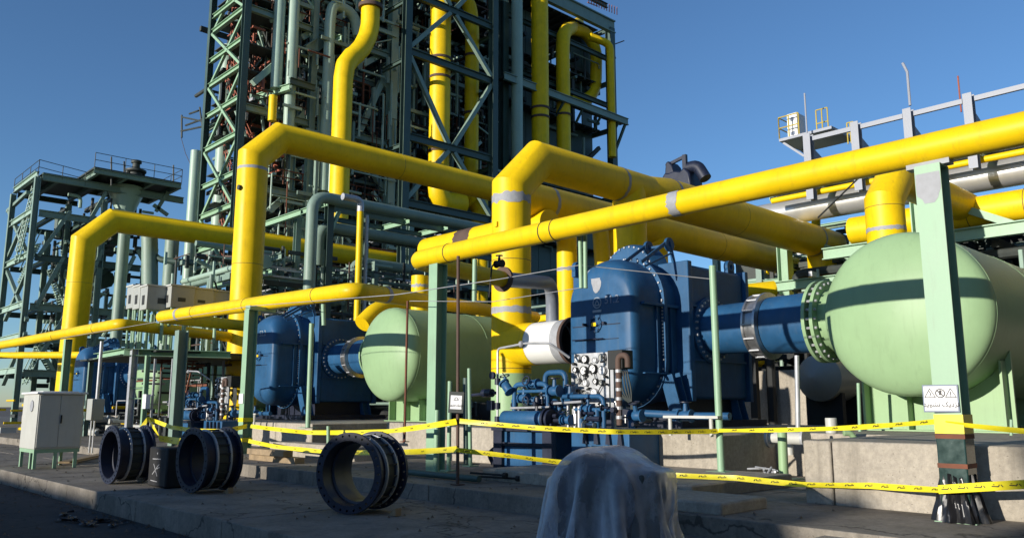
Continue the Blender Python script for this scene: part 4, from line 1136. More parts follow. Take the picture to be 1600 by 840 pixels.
fn = thing('framed_notice', 'small white notice in a dark frame tied to the rusty pole', 'sign', (8, 9.6, 1.2))
sc_ = at(713, 628, D=12.2); nrm = (V((0, 0, 1.35)) - sc_); nrm.z = 0; nrm = (nrm.normalized() + V((0, .3, 0))).normalized(); rgt = V((0, 0, 1)).cross(nrm).normalized(); upz = V((0, 0, 1))
rgt = (rgt + upz * -0.05).normalized(); upz = nrm.cross(rgt)
b = MB(); b.obox(sgn(0, 0), rgt * 0.115, nrm * 0.01, upz * 0.155); mesh('frame', b, 'dark_steel', fn, bevel=0.004)
b = MB(); b.obox(sgn(0, 0.0, .012), rgt * 0.085, nrm * 0.003, upz * 0.10); mesh('face', b, 'sign_white', fn)
ic = MB(); tri(ic, -0.05, 0.045, 0.028, .006); tri(ic, 0.052, 0.045, 0.028, .006); ic.ann(sgn(0, 0.048, .0155), nrm, 0.018, 0.025, 0.002, 20)
mesh('pictogram', ic, 'ink', fn, smooth=0)
txt(FA, 0.04, 'ink', fn, 'lettering', sgn(0, -0.045, .0155), rgt, upz, bold=0.001)


# caution tape: ribbons that hang, twist and carry marks
def ribbon(label, pts, w=0.055, sag=0.04, tw0=0.1, tw1=0.5, marks=0, seed=0):
    rnd = random.Random(seed)
    mb = MB(); path = []
    for a, b_ in zip(pts, pts[1:]):
        a, b_ = V(a), V(b_); n = max(6, int((b_ - a).length / 0.08))
        for i in range(n + (b_ is V(pts[-1]))):
            t = i / n; p = a.lerp(b_, t); p.z -= sag * (b_ - a).length / 4 * 4 * t * (1 - t); path.append(p)
    path.append(V(pts[-1]))
    vs = []; N = len(path)
    for i, p in enumerate(path):
        d = (path[min(i + 1, N - 1)] - path[max(i - 1, 0)]).normalized()
        side = d.cross(V((0, 0, 1))).normalized(); up = side.cross(d)
        a = tw0 + (tw1 - tw0) * math.sin(i * 0.07 + seed) + 0.25 * math.sin(i * 0.31 + seed * 2)
        o = up * math.cos(a) + side * math.sin(a)
        vs += [p - o * w / 2, p - o * w * 0.05 + side * 0.004, p + o * w / 2]
    fs = []
    for i in range(N - 1):
        fs += [(3 * i, 3 * i + 1, 3 * i + 4, 3 * i + 3), (3 * i + 1, 3 * i + 2, 3 * i + 5, 3 * i + 4)]
    mb.add(vs, fs)
    o = mesh('caution_tape', mb, 'tape', smooth=80)
    tag(o, label, 'caution tape', 'caution tapes strung between the posts')
    if marks:
        mk = MB(); step = max(2, N // marks)
        for i in range(step // 2, N - 3, step):
            lo, hi = V(vs[3 * i]), V(vs[3 * i + 2]); d = (path[i + 1] - path[i]).normalized(); up = (hi - lo).normalized(); c = (lo + hi) / 2
            s2 = d.cross(up).normalized()
            for sg in (-1, 1):
                n_ = s2 * (0.007 * sg)
                mk.bar(c + n_ - d * 0.045, c + n_ + d * 0.02 - up * 0.006, 0.001, 0.009, s2); mk.bar(c + n_ + d * 0.02 - up * 0.006, c + n_ + d * 0.03 + up * 0.012, 0.001, 0.008, s2)
                mk.bar(c + n_ + d * 0.045 + up * 0.01, c + n_ + d * 0.06 - up * 0.012, 0.001, 0.008, s2); mk.bar(c + n_ - d * 0.03 + up * 0.014, c + n_ - d * 0.015 + up * 0.014, 0.001, 0.007, s2)
        mesh('tape_mark', mk, 'ink', o, smooth=0)
    return o


PT = lambda x, y, D: at(x, y, D=D)
tp1u, tp1l = PT(1466, 662, 8.35), PT(1480, 764, 8.35)
ribbon('upper caution tape running right from the nearest post', [PT(1478, 660, 8.42), PT(1600, 673, 7.9), PT(1750, 690, 7.2)], 0.055, 0.012, 0.5, 0.5, seed=1)
ribbon('lower caution tape running right from the nearest post with dark marks', [PT(1466, 764, 8.4), PT(1600, 756, 7.7), PT(1760, 750, 7.0)], 0.085, 0.0, 0.05, 0.1, marks=10, seed=2)
ribbon('upper caution tape between the nearest post and the slim green pole', [PT(1462, 658, 8.5), PT(1300, 669, 10.3), PT(1122, 672, 12.5)], 0.06, 0.012, 0.4, 0.5, marks=10, seed=3)
ribbon('upper caution tape from the slim green pole past the oil skid', [PT(1122, 673, 12.5), PT(960, 674, 11.6), PT(840, 668, 11.8), PT(718, 657, 12.2)], 0.07, 0.012, 0.1, 0.2, marks=16, seed=4)
ribbon('upper caution tape from the rusty pole to the middle post', [PT(713, 658, 12.2), PT(600, 674, 15), PT(480, 675, 17.5), PT(391, 665, 19.6)], 0.09, 0.01, 0.1, 0.3, marks=12, seed=5)
ribbon('upper caution tape from the middle post to the far left', [PT(386, 665, 19.6), PT(352, 673, 19), PT(310, 672, 20), PT(268, 667, 21), PT(232, 653, 22), PT(218, 671, 22)], 0.10, 0.01, 0.1, 0.3, marks=8, seed=6)
ribbon('lower caution tape hanging between the nearest post and the wrapped fitting', [PT(1474, 765, 8.4), PT(1360, 758, 9.4), PT(1250, 756, 10.1), PT(1150, 746, 10.8), PT(1040, 741, 11.3)], 0.07, 0.01, 0.3, 0.5, marks=12, seed=7)
ribbon('lower caution tape from the rusty pole behind the wrapped fitting', [PT(713, 702, 12.25), PT(800, 712, 11.8), PT(880, 722, 11.5), PT(1000, 738, 11.3)], 0.07, 0.01, 0.2, 0.4, marks=8, seed=8)
ribbon('lower caution tape from the rusty pole to the middle post', [PT(713, 701, 12.25), PT(620, 706, 14.5), PT(520, 706, 16.5), PT(430, 697, 18.5), PT(388, 688, 19.6)], 0.09, 0.01, 0.2, 0.4, marks=10, seed=9)
ribbon('short thick lower caution tape between the left spool and middle spool', [PT(248, 684, 21), PT(266, 687, 20.5), PT(288, 690, 20)], 0.16, 0.0, 0.1, 0.1, marks=3, seed=10)
ribbon('caution tape hanging down beside the left green pole', [PT(232, 654, 22), PT(243, 672, 21.5), PT(252, 686, 21)], 0.09, 0.0, 0.2, 0.2, seed=11)


def wire(label, pts, r, mat='galv', sag=0.0, name='cable'):
    mb = MB(); path = []
    for a, b_ in zip(pts, pts[1:]):
        a, b_ = V(a), V(b_)
        for i in range(8):
            t = i / 8; p = a.lerp(b_, t); p.z -= sag * 4 * t * (1 - t); path.append(p)
    path.append(V(pts[-1])); mb.tube(path, r, 6); return tag(mesh(name, mb, mat), label, 'cable')
wire('thin grey cable strung from the far left past the riser to the nearest compressor', [PT(95, 528, 30), PT(390, 478, 20), PT(620, 460, 14), PT(780, 436, 13), PT(906, 414, 12.6), PT(1113, 436, 12.6)], 0.008)
wire('lower thin grey cable strung before the nearest riser', [PT(640, 470, 14), PT(770, 471, 13), PT(909, 449, 12.5)], 0.006)
wire('thin wire trailing down from the tower side scaffold', [at(283, 215, D=58), at(290, 240, D=58), at(300, 262, D=58)], 0.022, 'brown')
cv = thing('cable_clamp', 'small dark valve on a bracket beside the grey pipe elbow', 'valve', tuple(PT(780, 412, 15)))
c = PT(780, 412, 15); b = MB(); w_ = MB(); valve(b, w_, c, 0.05, (0, 0, 1), (0, 1, 0)); mesh('body', b, 'blackish', cv); mesh('hand_wheel', w_, 'blackish', cv)
b = MB(); b.tube(bend([c, c + V((0, .2, .02)), c + V((0, .28, -.6))], .1, 4), 0.015, 6); mesh('hose', b, 'blackish', cv)
# odds and ends
def odd(name, label, cat, mb, mat): return tag(mesh(name, mb, mat, bevel=0.006), label, cat)
b = MB(); q = at(270, 690, D=19); b.tube(bend([at(1318, 676, D=12.6), at(1330, 676, D=12.6), at(1336, 686, D=12.6)], .08, 4), 0.045, 12); odd('bent_pipe_stub', 'small green bent pipe stub on top of the nearest plinth', 'pipe', b, 'tank_green')
q = at(1299, 668, D=12.6); b = MB(); b.tube([(q.x, q.y, 0.95), (q.x, q.y, q.z + 0.15)], 0.085, 14); odd('pipe_stump', 'short pale pipe stump on top of the nearest plinth', 'pipe', b, 'cabinet')
b = MB(); a0, a1 = at(222, 716, Z=0.25), at(285, 697, Z=0.42); b.bar(a0, a1, 0.09, 0.2); odd('timber_plank', 'timber plank propped behind the leftmost spool', 'plank', b, 'timber')
b = MB(); b.bar(at(100, 722, Z=0.06), at(165, 708, Z=0.06), 0.05, 0.25); odd('timber_plank', 'flat timber plank lying between cabinet and leftmost spool', 'plank', b, 'timber')
for i, (px, py, zz, L, lab) in enumerate(((420, 706, 0.45, 1.6, 'upper timber baulk stacked below the middle compressor'), (430, 716, 0.33, 2.0, 'second timber baulk from the top below the middle compressor'), (440, 727, 0.22, 2.3, 'lowest timber baulk stacked below the middle compressor'))):
    q = at(px, py, D=17.5); b = MB(); b.b(q.x - .1, q.x + .12, q.y - L / 2, q.y + L / 2, q.z - 0.06, q.z + 0.06); odd('timber_baulk', lab, 'timber', b, 'timber')
b = MB()
for k_ in range(7):
    r_ = random.Random(k_ + 40); p = V((3.95 + r_.uniform(-.35, .3), 12.9 + r_.uniform(-.9, .8), -0.276)); a0_ = r_.uniform(1.2, 2.0); w0 = r_.uniform(.03, .1); L0 = r_.uniform(.25, .7)
    def scrap(u, v):
        ang = a0_ + .5 * math.sin(3 * u + k_); q = p + V((math.cos(ang), math.sin(ang), 0)) * (L0 * u); sd = V((-math.sin(ang), math.cos(ang), 0))
        return q + sd * ((v - .5) * 2 * w0 * (.4 + .6 * math.sin(3.1 * u + .2) + .25 * math.sin(17 * u + k_))) + V((0, 0, .012 + .03 * abs(math.sin(9 * u + 5 * v + k_)) * (.3 + v)))
    b.grid(scrap, 18, 5)
o = mesh('plastic_scraps', b, 'bag', smooth=0); tag(o, 'torn black plastic scraps lying on the road beside the kerb', 'scraps', kind='stuff')
b = MB()
for k_ in range(900):
    r_ = random.Random(1000 + k_)
    u = r_.random()
    if u < 0.45: p = V((r_.uniform(2.2, 4.42), r_.uniform(0, 24), -0.28)); s = r_.uniform(.006, .03)
    elif u < 0.7: p = V((4.42 - abs(r_.gauss(0, .08)), r_.uniform(2, 24), -0.28)); s = r_.uniform(.006, .03)
    else: p = V((r_.uniform(4.6, 9.4), r_.uniform(4, 24), 0.0 if r_.random() < .01 else 0.0)); p.z = 0.0 if p.x < 7.6 else 0.22; s = r_.uniform(.006, .028)
    q = [V((r_.uniform(-1, 1), r_.uniform(-1, 1), r_.uniform(0.2, 1))) * s for _ in range(4)]
    b.add([p + V((-s, -s, 0)) + q[0] * .2, p + V((s, -s * .7, 0)), p + V((s * .2, s, 0)), p + q[3] * .5 + V((0, 0, s * .8))], [(0, 2, 1), (0, 1, 3), (1, 2, 3), (2, 0, 3)])
o = mesh('grit', b, 'soil', smooth=0); tag(o, 'loose grit and pebbles scattered on road and slab', 'grit', kind='stuff')


# ================================================================== STEEL TOWER
TY = 54.5
def TX(px, py=150, Y=TY): return at(px, py, Y=Y).x
def TZ(px, py, Y=TY): return at(px, py, Y=Y).z
tw = thing('steel_tower', 'huge dark green steel process tower filling the centre background', 'steel structure', (45, 60, 0))
XS = TX(375, 200); XE = TX(955, 150); XC = TX(779, 150)
ROWS = [TY, 61.5, 68.5]
TOP = TZ(955, 46)


def member(name, p0, p1, h, w, mat, parent=None, up=None, kind='i'):
    b = MB()
    if kind == 'i': b.ibeam(p0, p1, h, w, up)
    elif kind == 'b': b.bar(p0, p1, h, w, up)
    else: b.tube([p0, p1], h / 2, 12)
    return mesh(name, b, mat, parent or tw, smooth=0 if kind != 't' else 40)


cols = [XS, TX(487), TX(612), TX(632), TX(770), TX(787), XE]
for i, x in enumerate(cols):
    mt = ['dark_green', 'green', 'pale_pipe', 'dark_green', 'dark_green', 'dark_green', 'dark_green'][i]
    sz = [0.5, 0.5, 0.7, 0.6, 0.7, 0.7, 0.8][i]
    member('column', (x, TY, 0), (x, TY, TOP if i == 6 else TOP + 2), sz, sz, mt, up=(0, 1, 0))
for Yr in ROWS[1:]:
    for x in (TX(520), TX(632), XC, XE):
        member('column', (x, Yr, 0), (x, Yr, TOP), 0.7, 0.7, 'dark_green', up=(0, 1, 0))
YF = 50.7
zl = [TZ(773, y) for y in (345, 250, 128, 44)]
zf = [TZ(771, y, YF) for y in (345, 250, 128, 44)]; zf = [zf[0] - 5] + zf + [zf[-1] + 5.8]
XA, XB = TX(634, 150, YF), TX(771, 150, YF)
for x in (XA, XB): member('column', (x, YF, 0), (x, YF, TOP + 1), .6, .6, 'dark_green', up=(0, 1, 0))
for z in zf:
    member('beam', (XA + .3, YF, z), (XB - .3, YF, z), .6, .35, 'dark_green')
    for x in (XA, XB): member('tie_beam', (x, YF + .3, z - .7), (x, TY - .4, z - .7), .35, .25, 'dark_green')
zl = [zl[0] - 5.5] + zl + [zl[-1] + 6.3]
for k, z in enumerate(zl):
    for Yr in ROWS:
        m_ = 'dark_green'
        member('beam', (TX(632) + .4, Yr, z), (XC - .6, Yr, z), 0.75 if Yr == TY else .5, 0.4, m_)
        member('beam', (XS + .3 if Yr == TY else TX(500), Yr, z - 1.2), (TX(612) - .4, Yr, z - 1.2), 0.5, 0.35, 'green' if Yr == TY else 'dark_green')
        if k > 2 or Yr > TY: member('beam', (XC + .6, Yr, z + 2), (XE - .4, Yr, z + 2), 0.5, 0.35, m_)
    for x in (TX(520), TX(632), XC, XE):
        for a, c in ((TY, ROWS[1]), (ROWS[1], ROWS[2])):
            member('beam', (x, a + .4, z - 0.6), (x, c - .4, z - 0.6), 0.5, 0.3, 'green' if x < XC and k % 2 else 'dark_green')
# diamond bracing in the middle bay
xm_ = (XA + XB) / 2
for k in range(1, len(zl) - 1):
    lo, hi = zf[k], zf[k + 1]
    if k % 2 == 0: prs = (((XA + .3, hi - .4), (xm_ - .3, lo + .3)), ((XB - .3, hi - .4), (xm_ + .3, lo + .3)))
    else: prs = (((XA + .3, lo + .4), (xm_ - .3, hi - .3)), ((XB - .3, lo + .4), (xm_ + .3, hi - .3)))
    for (xa, za), (xb, zb) in prs: member('brace', (xa, YF, za), (xb, YF, zb), .34, .34, 'green', kind='b')
# braces in the left bay
for (a, c) in (((609, 100), (562, 204)), ((603, 81), (557, 107)), ((562, 215), (600, 305)), ((420, 250), (480, 200)), ((447, 60), (474, 20)), ((520, 130), (545, 80)), ((490, 160), (455, 200)), ((452, 300), (420, 330)), ((545, 20), (470, 60)), ((720, 105), (690, 125)), ((430, 100), (395, 130)), ((470, 220), (510, 262))):
    P0, P1 = at(*a, Y=TY + .6), at(*c, Y=TY + .6); member('brace', P0, P1, 0.45, 0.45, 'pale_pipe', kind='b')
# top edge girder and walkway on the right
za = TZ(889, 0); member('roof_girder', (XC, TY - .2, TOP + .2), (XE + .5, TY - .2, TOP + .2), 1.5, 0.5, 'green')
zw = TZ(980, 190, TY - 1.5)
pw0, pw1 = at(800, 124, Y=TY - 1.5), at(981, 190, Y=TY - 1.5)
zw = (pw0.z + pw1.z) / 2
member('walkway_edge', (pw0.x - 1, TY - 1.5, zw), (pw1.x, TY - 1.5, zw), 0.75, 0.3, 'green')
b = MB(); b.b(pw0.x - 1, pw1.x, TY - 1.5, TY - .4, zw - 0.1, zw + 0.05); mesh('walkway_floor', b, 'dark_steel', tw)
for k in range(6):
    x = pw0.x + (pw1.x - pw0.x) * (k + .5) / 6
    member('walkway_bracket', (x, TY - 1.4, zw - .3), (x, TY - .4, zw - 1.6), 0.2, 0.2, 'dark_green', kind='b')
member('walkway_bracket', (pw1.x - .3, TY - 1.4, zw - .2), (XE, TY - .4, zw - 3.2), 0.25, 0.25, 'dark_green', kind='b')
# dark cladding panels on the right part; those across the back are added to keep the interior dark
nx = 9
for k in range(nx):
    xa = XC + 1.0 + (XE - XC - 1.2) * k / nx; xb = XC + 1.0 + (XE - XC - 1.2) * (k + 1) / nx - .06
    for (z0_, z1_) in ((0, zw - 9), (zw - 8.94, zw - .3), (zw - .2, zw + 3.2), (zw + 3.26, TOP - .6)):
        if k in (4, 5, 6, 7) and z0_ > zw - 1 and z1_ < TOP - 1: continue
        if k in (5, 6) and z0_ > zw: continue
        b = MB(); b.b(xa, xb, TY + 2.6, TY + 2.7, z0_, z1_); mesh('cladding_panel', b, 'dark_green', tw, smooth=0)
nx = 13
for k in range(nx):
    xa = TX(440) + (XE - TX(440)) * k / nx; xb = TX(440) + (XE - TX(440)) * (k + 1) / nx - .05
    for j in range(5):
        if (k * 7 + j * 5) % 3 == 0 or (k > 9 and j == 4) or k < 2 or (k < 7 and j >= 2 and (k + j) % 2): continue
        b = MB(); b.b(xa, xb, 69.2, 69.3, 3 + j * 8.6, 3 + (j + 1) * 8.6 - .08); mesh('cladding_panel', b, 'dark_steel', tw, smooth=0)
# open floors
for k, z in enumerate(zl):
    b = MB()
    for (xa, xb) in ((XS + .5, TX(600)), (TX(640), XC - .6), (XC + .6, XE - .6)):
        yb2 = 61 if xa < TX(480) else 68
        b.b(xa, xb, TY + 1.2, yb2, z - .55, z - .47)
        for i in range(int((xb - xa) / 1.2)): b.b(xa + i * 1.2, xa + i * 1.2 + .12, TY + 1.2, yb2, z - .75, z - .552)
    mesh('grating_floor', b, 'dark_steel', tw, smooth=0)
    for (xa, xb) in ((XS + .5, TX(600)), (TX(640), XC - .6)):
        b = MB()
        for zz in (.55, 1.1): b.tube([(xa, TY + .25, z - .5 + zz), (xb, TY + .25, z - .5 + zz)], 0.05, 6)
        for i in range(int((xb - xa) / 1.6) + 1): b.tube([(xa + i * 1.6, TY + .25, z - .5), (xa + i * 1.6, TY + .25, z + .6)], 0.05, 6)
        mesh('handrail', b, 'rust' if k % 2 else 'brown', tw)
# vessels added inside to block the sky and keep the interior dark
rv = random.Random(3)
for (px, yy, r, lab) in ((445, 63.5, 1.9, 'slimmest filler vessel added to darken the left of the tower'), (560, 64, 2.6, 'filler vessel added to darken the tower behind the crooked yellow pipe'), (700, 63.5, 3.2, 'widest filler vessel added to darken the middle of the tower'), (835, 64, 2.6, 'filler vessel added to darken the right part of the tower')):
    x = at(px, 200, Y=yy).x
    t = thing('filler_vessel', lab, 'vessel', (x, yy, 2))
    b = MB(); b.lathe([(0, r)] + [(z, r) for z in (10, 20, 38)] + [(38 + r * .5, 0)], (x, yy, 2), (0, 0, 1), 32); mesh('shell', b, 'dark_green', t)
    for z in (9, 17, 26, 34):
        b = MB(); b.ann((x, yy, z), (0, 0, 1), r, r + .35, 0.25, 28); mesh('stiffening_ring', b, 'dark_steel', t)
# pipes, trays and cables packed inside the tower
def clutter(name, mat, n, seed, box, rlo, rhi, parent, lens=(1, 6), bars=False, dirs=((1, 0, 0), (0, 1, 0), (0, 0, 1))):
    r_ = random.Random(seed); mb = MB()
    for _ in range(n):
        p = V([r_.uniform(a, c) for a, c in box]); d = V(r_.choice(dirs)); L = r_.uniform(*lens)
        if r_.random() < .05: d = (d + V((r_.uniform(-.7, .7), 0, r_.uniform(-.7, .7)))).normalized()
        q = p + d * L; rr = r_.uniform(rlo, rhi)
        for i_ in range(3): q[i_] = min(max(q[i_], box[i_][0]), box[i_][1])
        if (q - p).length < rr * 3: continue
        if bars or r_.random() < .35: mb.bar(p, q, rr * 2, rr * 1.6)
        elif r_.random() < .3: mb.tube(bend([p, q, q + V(r_.choice(((0, 0, -1), (0, 1, 0), (0, 0, -1)))) * r_.uniform(.4, 1.2)], rr * 3, 3), rr, 8)
        else: mb.tube([p, q], rr, 8)
    return mesh(name, mb, mat, parent, smooth=40, kind='stuff')
clutter('small_pipework', 'dark_steel', 620, 1, ((XS + 1, XE - 1), (TY + .8, 66), (2, TOP)), .06, .28, tw)
clutter('small_pipework', 'green', 240, 2, ((XS + 1, XE - 1), (TY + .8, 64), (2, TOP)), .06, .2, tw)
clutter('small_pipework', 'pale_pipe', 150, 3, ((XS + 1, XC), (TY + .5, 62), (2, TOP)), .05, .16, tw, (0.4, 3))
clutter('scaffold_tubes', 'brown', 230, 4, ((XS + 1, XC), (TY - .2, 60), (3, TOP)), .04, .08, tw, (2, 6))
clutter('cable_bundles', 'rust', 150, 5, ((XS + 6, XC), (TY - .3, 58), (3, TOP)), .04, .1, tw, (1, 5))
clutter('bright_fittings', 'galv', 320, 6, ((XS + 1, XC + 2), (TY + .2, 61), (2, TOP)), .05, .16, tw, (.2, .8))
clutter('facade_pipework', 'pale_pipe', 150, 27, ((XS + 2, XC - 2), (TY - 1.5, TY - .5), (6, TOP)), .04, .11, tw, (.8, 4.5))
clutter('facade_pipework', 'rust', 26, 28, ((XS + 2, XC - 2), (TY - 1.5, TY - .5), (6, TOP)), .035, .07, tw, (1, 5))
clutter('facade_bars', 'green', 130, 29, ((XS + 2, XC - 2), (TY - 1.2, TY - .4), (6, TOP)), .09, .16, tw, (1.5, 5), True)
clutter('pale_lattice', 'pale_pipe', 260, 9, ((XS + 2, XC + 1), (TY - .4, TY + 3), (4, TOP)), .06, .13, tw, (1, 5), True)
clutter('pale_diagonals', 'pale_pipe', 110, 10, ((XS + 2, XC), (TY + .2, TY + 2.5), (4, TOP)), .08, .14, tw, (3, 5), True, ((.7, 0, .7), (-.7, 0, .7), (0, .7, .7)))
clutter('thin_lines', 'dark_steel', 220, 17, ((XS + 2, XC), (TY - .6, TY + 2), (4, TOP)), .025, .05, tw, (2, 8))
clutter('platform_bars', 'green', 150, 18, ((XS + 1, XC), (TY + .5, 64), (2, TOP)), .1, .2, tw, (2, 7), True, ((1, 0, 0), (0, 1, 0)))
clutter('platform_bars', 'dark_steel', 260, 7, ((XS + .5, XE), (TY + 1, 67), (2, TOP)), .1, .24, tw, (3, 9), True, ((1, 0, 0), (0, 1, 0)))
clutter('thin_risers', 'dark_steel', 150, 8, ((XS + 2, XC), (TY + .2, 60), (1, 30)), .05, .1, tw, (6, 16), False, ((0, 0, 1),))

# stair tower on the left flank
YL = at(321, 200, X=XS).y
st = thing('stair_tower', 'green braced stair tower with red rails at the left flank of the tower', 'stair tower', (XS, 60, 0))
member('column', (XS, YL, 0), (XS, YL, TOP + 2), .45, .45, 'dark_green', st, up=(1, 0, 0))
member('column', (XS + 4.5, YL, 0), (XS + 4.5, YL, TOP + 2), .45, .45, 'dark_green', st, up=(1, 0, 0))
member('column', (XS + 4.5, TY + .6, 0), (XS + 4.5, TY + .6, TOP + 2), .45, .45, 'green', st, up=(1, 0, 0))
zs = [at(322, y, X=XS).z for y in (440, 388, 337, 291, 235, 184, 139, 102, 59, 37, -10, -50)]
for k, z in enumerate(zs):
    member('landing_beam', (XS, TY + .4, z), (XS, YL - .25, z), .38, .3, 'post_green', st)
    member('landing_beam', (XS + 4.5, TY + .9, z), (XS + 4.5, YL - .25, z), .3, .25, 'dark_green', st)
    b = MB(); b.b(XS + .2, XS + 4.3, TY + .6, TY + 2.4, z - .05, z + .02); b.b(XS + .2, XS + 4.3, YL - 2.0, YL - .3, z + .9, z + .97); mesh('landing', b, 'dark_steel', st)
    if k < len(zs) - 1:
        z2 = zs[k + 1]
        for (ya, yb, za_, zb_, xo) in ((TY + 2.4, YL - 2.0, z, z2 - .6, .7), (YL - 2.0, TY + 2.4, z2 - .6, z2, 2.6)):
            b = MB(); n = 12
            for i in range(n):
                t = (i + .5) / n; y = ya + (yb - ya) * t; zz = za_ + (zb_ - za_) * t
                b.b(XS + xo, XS + xo + 1.3, y - .13, y + .13, zz, zz + .03)
            for xx in (xo, xo + 1.3): b.bar((XS + xx, ya, za_), (XS + xx, yb, zb_), .22, .05)
            mesh('stair_flight', b, 'dark_green', st)
            b = MB()
            for hh in (.5, 1.0):
                for xx in (xo, xo + 1.3): b.tube([(XS + xx, ya, za_ + hh), (XS + xx, yb, zb_ + hh)], .04, 6)
            for i in range(5):
                t = i / 4; y = ya + (yb - ya) * t; zz = za_ + (zb_ - za_) * t
                b.tube([(XS + xo, y, zz), (XS + xo, y, zz + 1)], .04, 6)
            mesh('stair_rail', b, 'redlead', st)
        if k % 2 == 0 and k + 2 < len(zs):
            z3 = zs[k + 2]
            member('brace', (XS - .05, TY + .5, z + .2), (XS - .05, YL - .3, z3 - .2), .2, .2, 'post_green', st, kind='b')
            member('brace', (XS + .1, YL - .3, z + .2), (XS + .1, TY + .5, z3 - .2), .2, .2, 'post_green', st, kind='b')
clutter('red_scaffolding', 'redlead', 55, 11, ((XS + .5, XS + 5), (TY + .5, YL - .5), (24, 32)), .06, .14, st, (.6, 2.4))
clutter('red_scaffolding', 'redlead', 34, 12, ((XS + .5, XS + 5), (TY + .5, TY + 5), (17, 24)), .06, .14, st, (.6, 2.4))
clutter('small_pipework', 'pale_pipe', 40, 13, ((XS + .5, XS + 6), (TY + .5, YL - .5), (4, TOP)), .05, .14, st, (.8, 4))
clutter('small_pipework', 'dark_steel', 70, 14, ((XS + .5, XS + 7), (TY + .5, YL - .2), (4, TOP)), .05, .18, st, (.8, 5))
# bracket of scaffold sticking out at the left
b = MB()
for (a, c) in (((284, 183), (318, 190)), ((283, 205), (316, 198)), ((284, 180), (284, 215)), ((296, 178), (310, 173)), ((312, 168), (318, 210)), ((290, 196), (318, 186))): b.tube([at(*a, X=XS + .5), at(*c, X=XS + .5)], .08, 6)
mesh('scaffold_bracket', b, 'dark_steel', st)
b = MB()
for i in range(12): b.tube([at(920 + i * 4, -6 + i * 1.6, Y=TY), at(920 + i * 4, 6 + i * 1.6, Y=TY)], .05, 6)
for y in (-4, 4): b.tube([at(918, y, Y=TY), at(934, y + 6, Y=TY)], .05, 6)
mesh('roof_rail', b, 'redlead', tw)
b = MB()
for (a, c) in (((953, 72), (975, 64)), ((955, 70), (962, 92)), ((957, 50), (957, 90))): b.tube([at(*a, Y=TY), at(*c, Y=TY)], .07, 6)
mesh('scaffold_stub', b, 'brown', tw)


# ---- pipes on the tower
def vpipe(label, pxs, Y, r, mat='yellow', n=1, R=2.0, bands=(), name=None, seg=24):
    pts = [at(x, y, Y=Y) for x, y in pxs]
    t = pipe_thing(label, pts, r, R, n, mat, seg, loc=tuple(pts[-1]), name=name or ('yellow_pipe' if mat == 'yellow' else 'green_pipe'))
    for (x, y) in bands: band(t, at(x, y, Y=Y), (0, 0, 1), r, .25, 'brown', 'pipe_clamp', .0)
    return t


def straight(px, y0, y1, Y, ref=150):
    """vertical run through pixel px at height ref"""
    x = at(px, ref, Y=Y).x
    return V((x, Y, at(px, y0, Y=Y).z)), V((x, Y, at(px, y1, Y=Y).z))


def vrun(label, px, y0, y1, Y, r, mat='yellow', extra_top=(), extra_bot=(), R=2.0, n=1, clamps=(), ref=150):
    a, c = straight(px, y0, y1, Y, ref)
    pts = list(extra_top) + [a, c] + list(extra_bot)
    pts = [V(p) if not callable(p) else p(a, c) for p in pts]
    t = pipe_thing(label, pts, r, R, n, mat, 26, loc=tuple(c), name='yellow_pipe' if mat == 'yellow' else 'green_pipe')
    for y in clamps:
        z = at(px, y, Y=Y).z; b = MB(); b.lathe([(0, r + .02), (0, r + .08), (.22, r + .08), (.22, r + .02)], (a.x, Y, z), (0, 0, 1), 28); mesh('pipe_clamp', b, 'brown', t)
    return t


sx = lambda dx, dz=0, dy=0: (lambda a, c: a + V((dx, dy, dz)))
sb = lambda dx, dz=0, dy=0: (lambda a, c: c + V((dx, dy, dz)))
# crooked yellow pipe
a = at(578, 6, Y=52.8); 
YK = 50.4
pc = [at(577, -40, Y=YK), at(578, 50, Y=YK), at(562, 82, Y=YK), at(543, 93, Y=YK), at(534, 112, Y=YK)]
pc = [V((pc[1].x, YK, pc[0].z)), pc[1], pc[2], pc[3], V((pc[3].x - .3, YK, pc[4].z)), V((pc[3].x - .3, YK, 14.2))]
ck = pipe_thing('crooked yellow pipe stepping down the left of the tower', pc, .72, .5, 1, seg=28, loc=tuple(pc[-1]))
b = MB(); b.lathe([(0, .74), (0, .94), (.3, .94), (.3, .74)], (pc[0].x, YK, at(578, 14, Y=YK).z), (0, 0, 1), 28); mesh('pipe_clamp', b, 'brown', ck)
y1x = TX(687)
zb_ = at(690, 318, Y=52.1).z
m1 = pipe_thing('broad yellow pipe climbing the middle of the tower with an elbow at its foot', [V((TX(688, 150, 52), 52.1, 50)), V((TX(688, 150, 52), 52.1, zb_)), at(722, 318, Y=52.1)], .9, 1.8, 4, seg=32)
for y in (95, 125, 240):
    z = at(688, y, Y=52.1).z; b = MB(); b.lathe([(0, .91), (0, .97), (.2, .97), (.2, .91)], (TX(688, 150, 52), 52.1, z), (0, 0, 1), 32); mesh('pipe_clamp', b, 'brown', m1)
e1 = pipe_thing('flanged yellow elbow turning down left of the nearest riser', [at(724, 300, Y=52.5), at(752, 308, Y=52.5), V((at(752, 308, Y=52.5).x, 52.5, 8))], .85, 1.6, 1, seg=30)
p_ = at(731, 302, Y=52.5); b = MB(); b.ann(p_, (1, 0, -.2), .8, 1.2, .25, 32); mesh('joint_flange', b, 'yellow', e1)
m2 = vrun('narrower yellow pipe with a curved top right of the broad tower pipe', 737, 40, 290, 53.0, .64, extra_top=[sx(-3.2, 2.2), sx(-.4, 2.4)], R=1.6, n=4, clamps=(90, 180))
m3 = vrun('straight yellow pipe just right of the twin tower columns', 844, -40, 262, 53.2, .85, clamps=(172, 186))
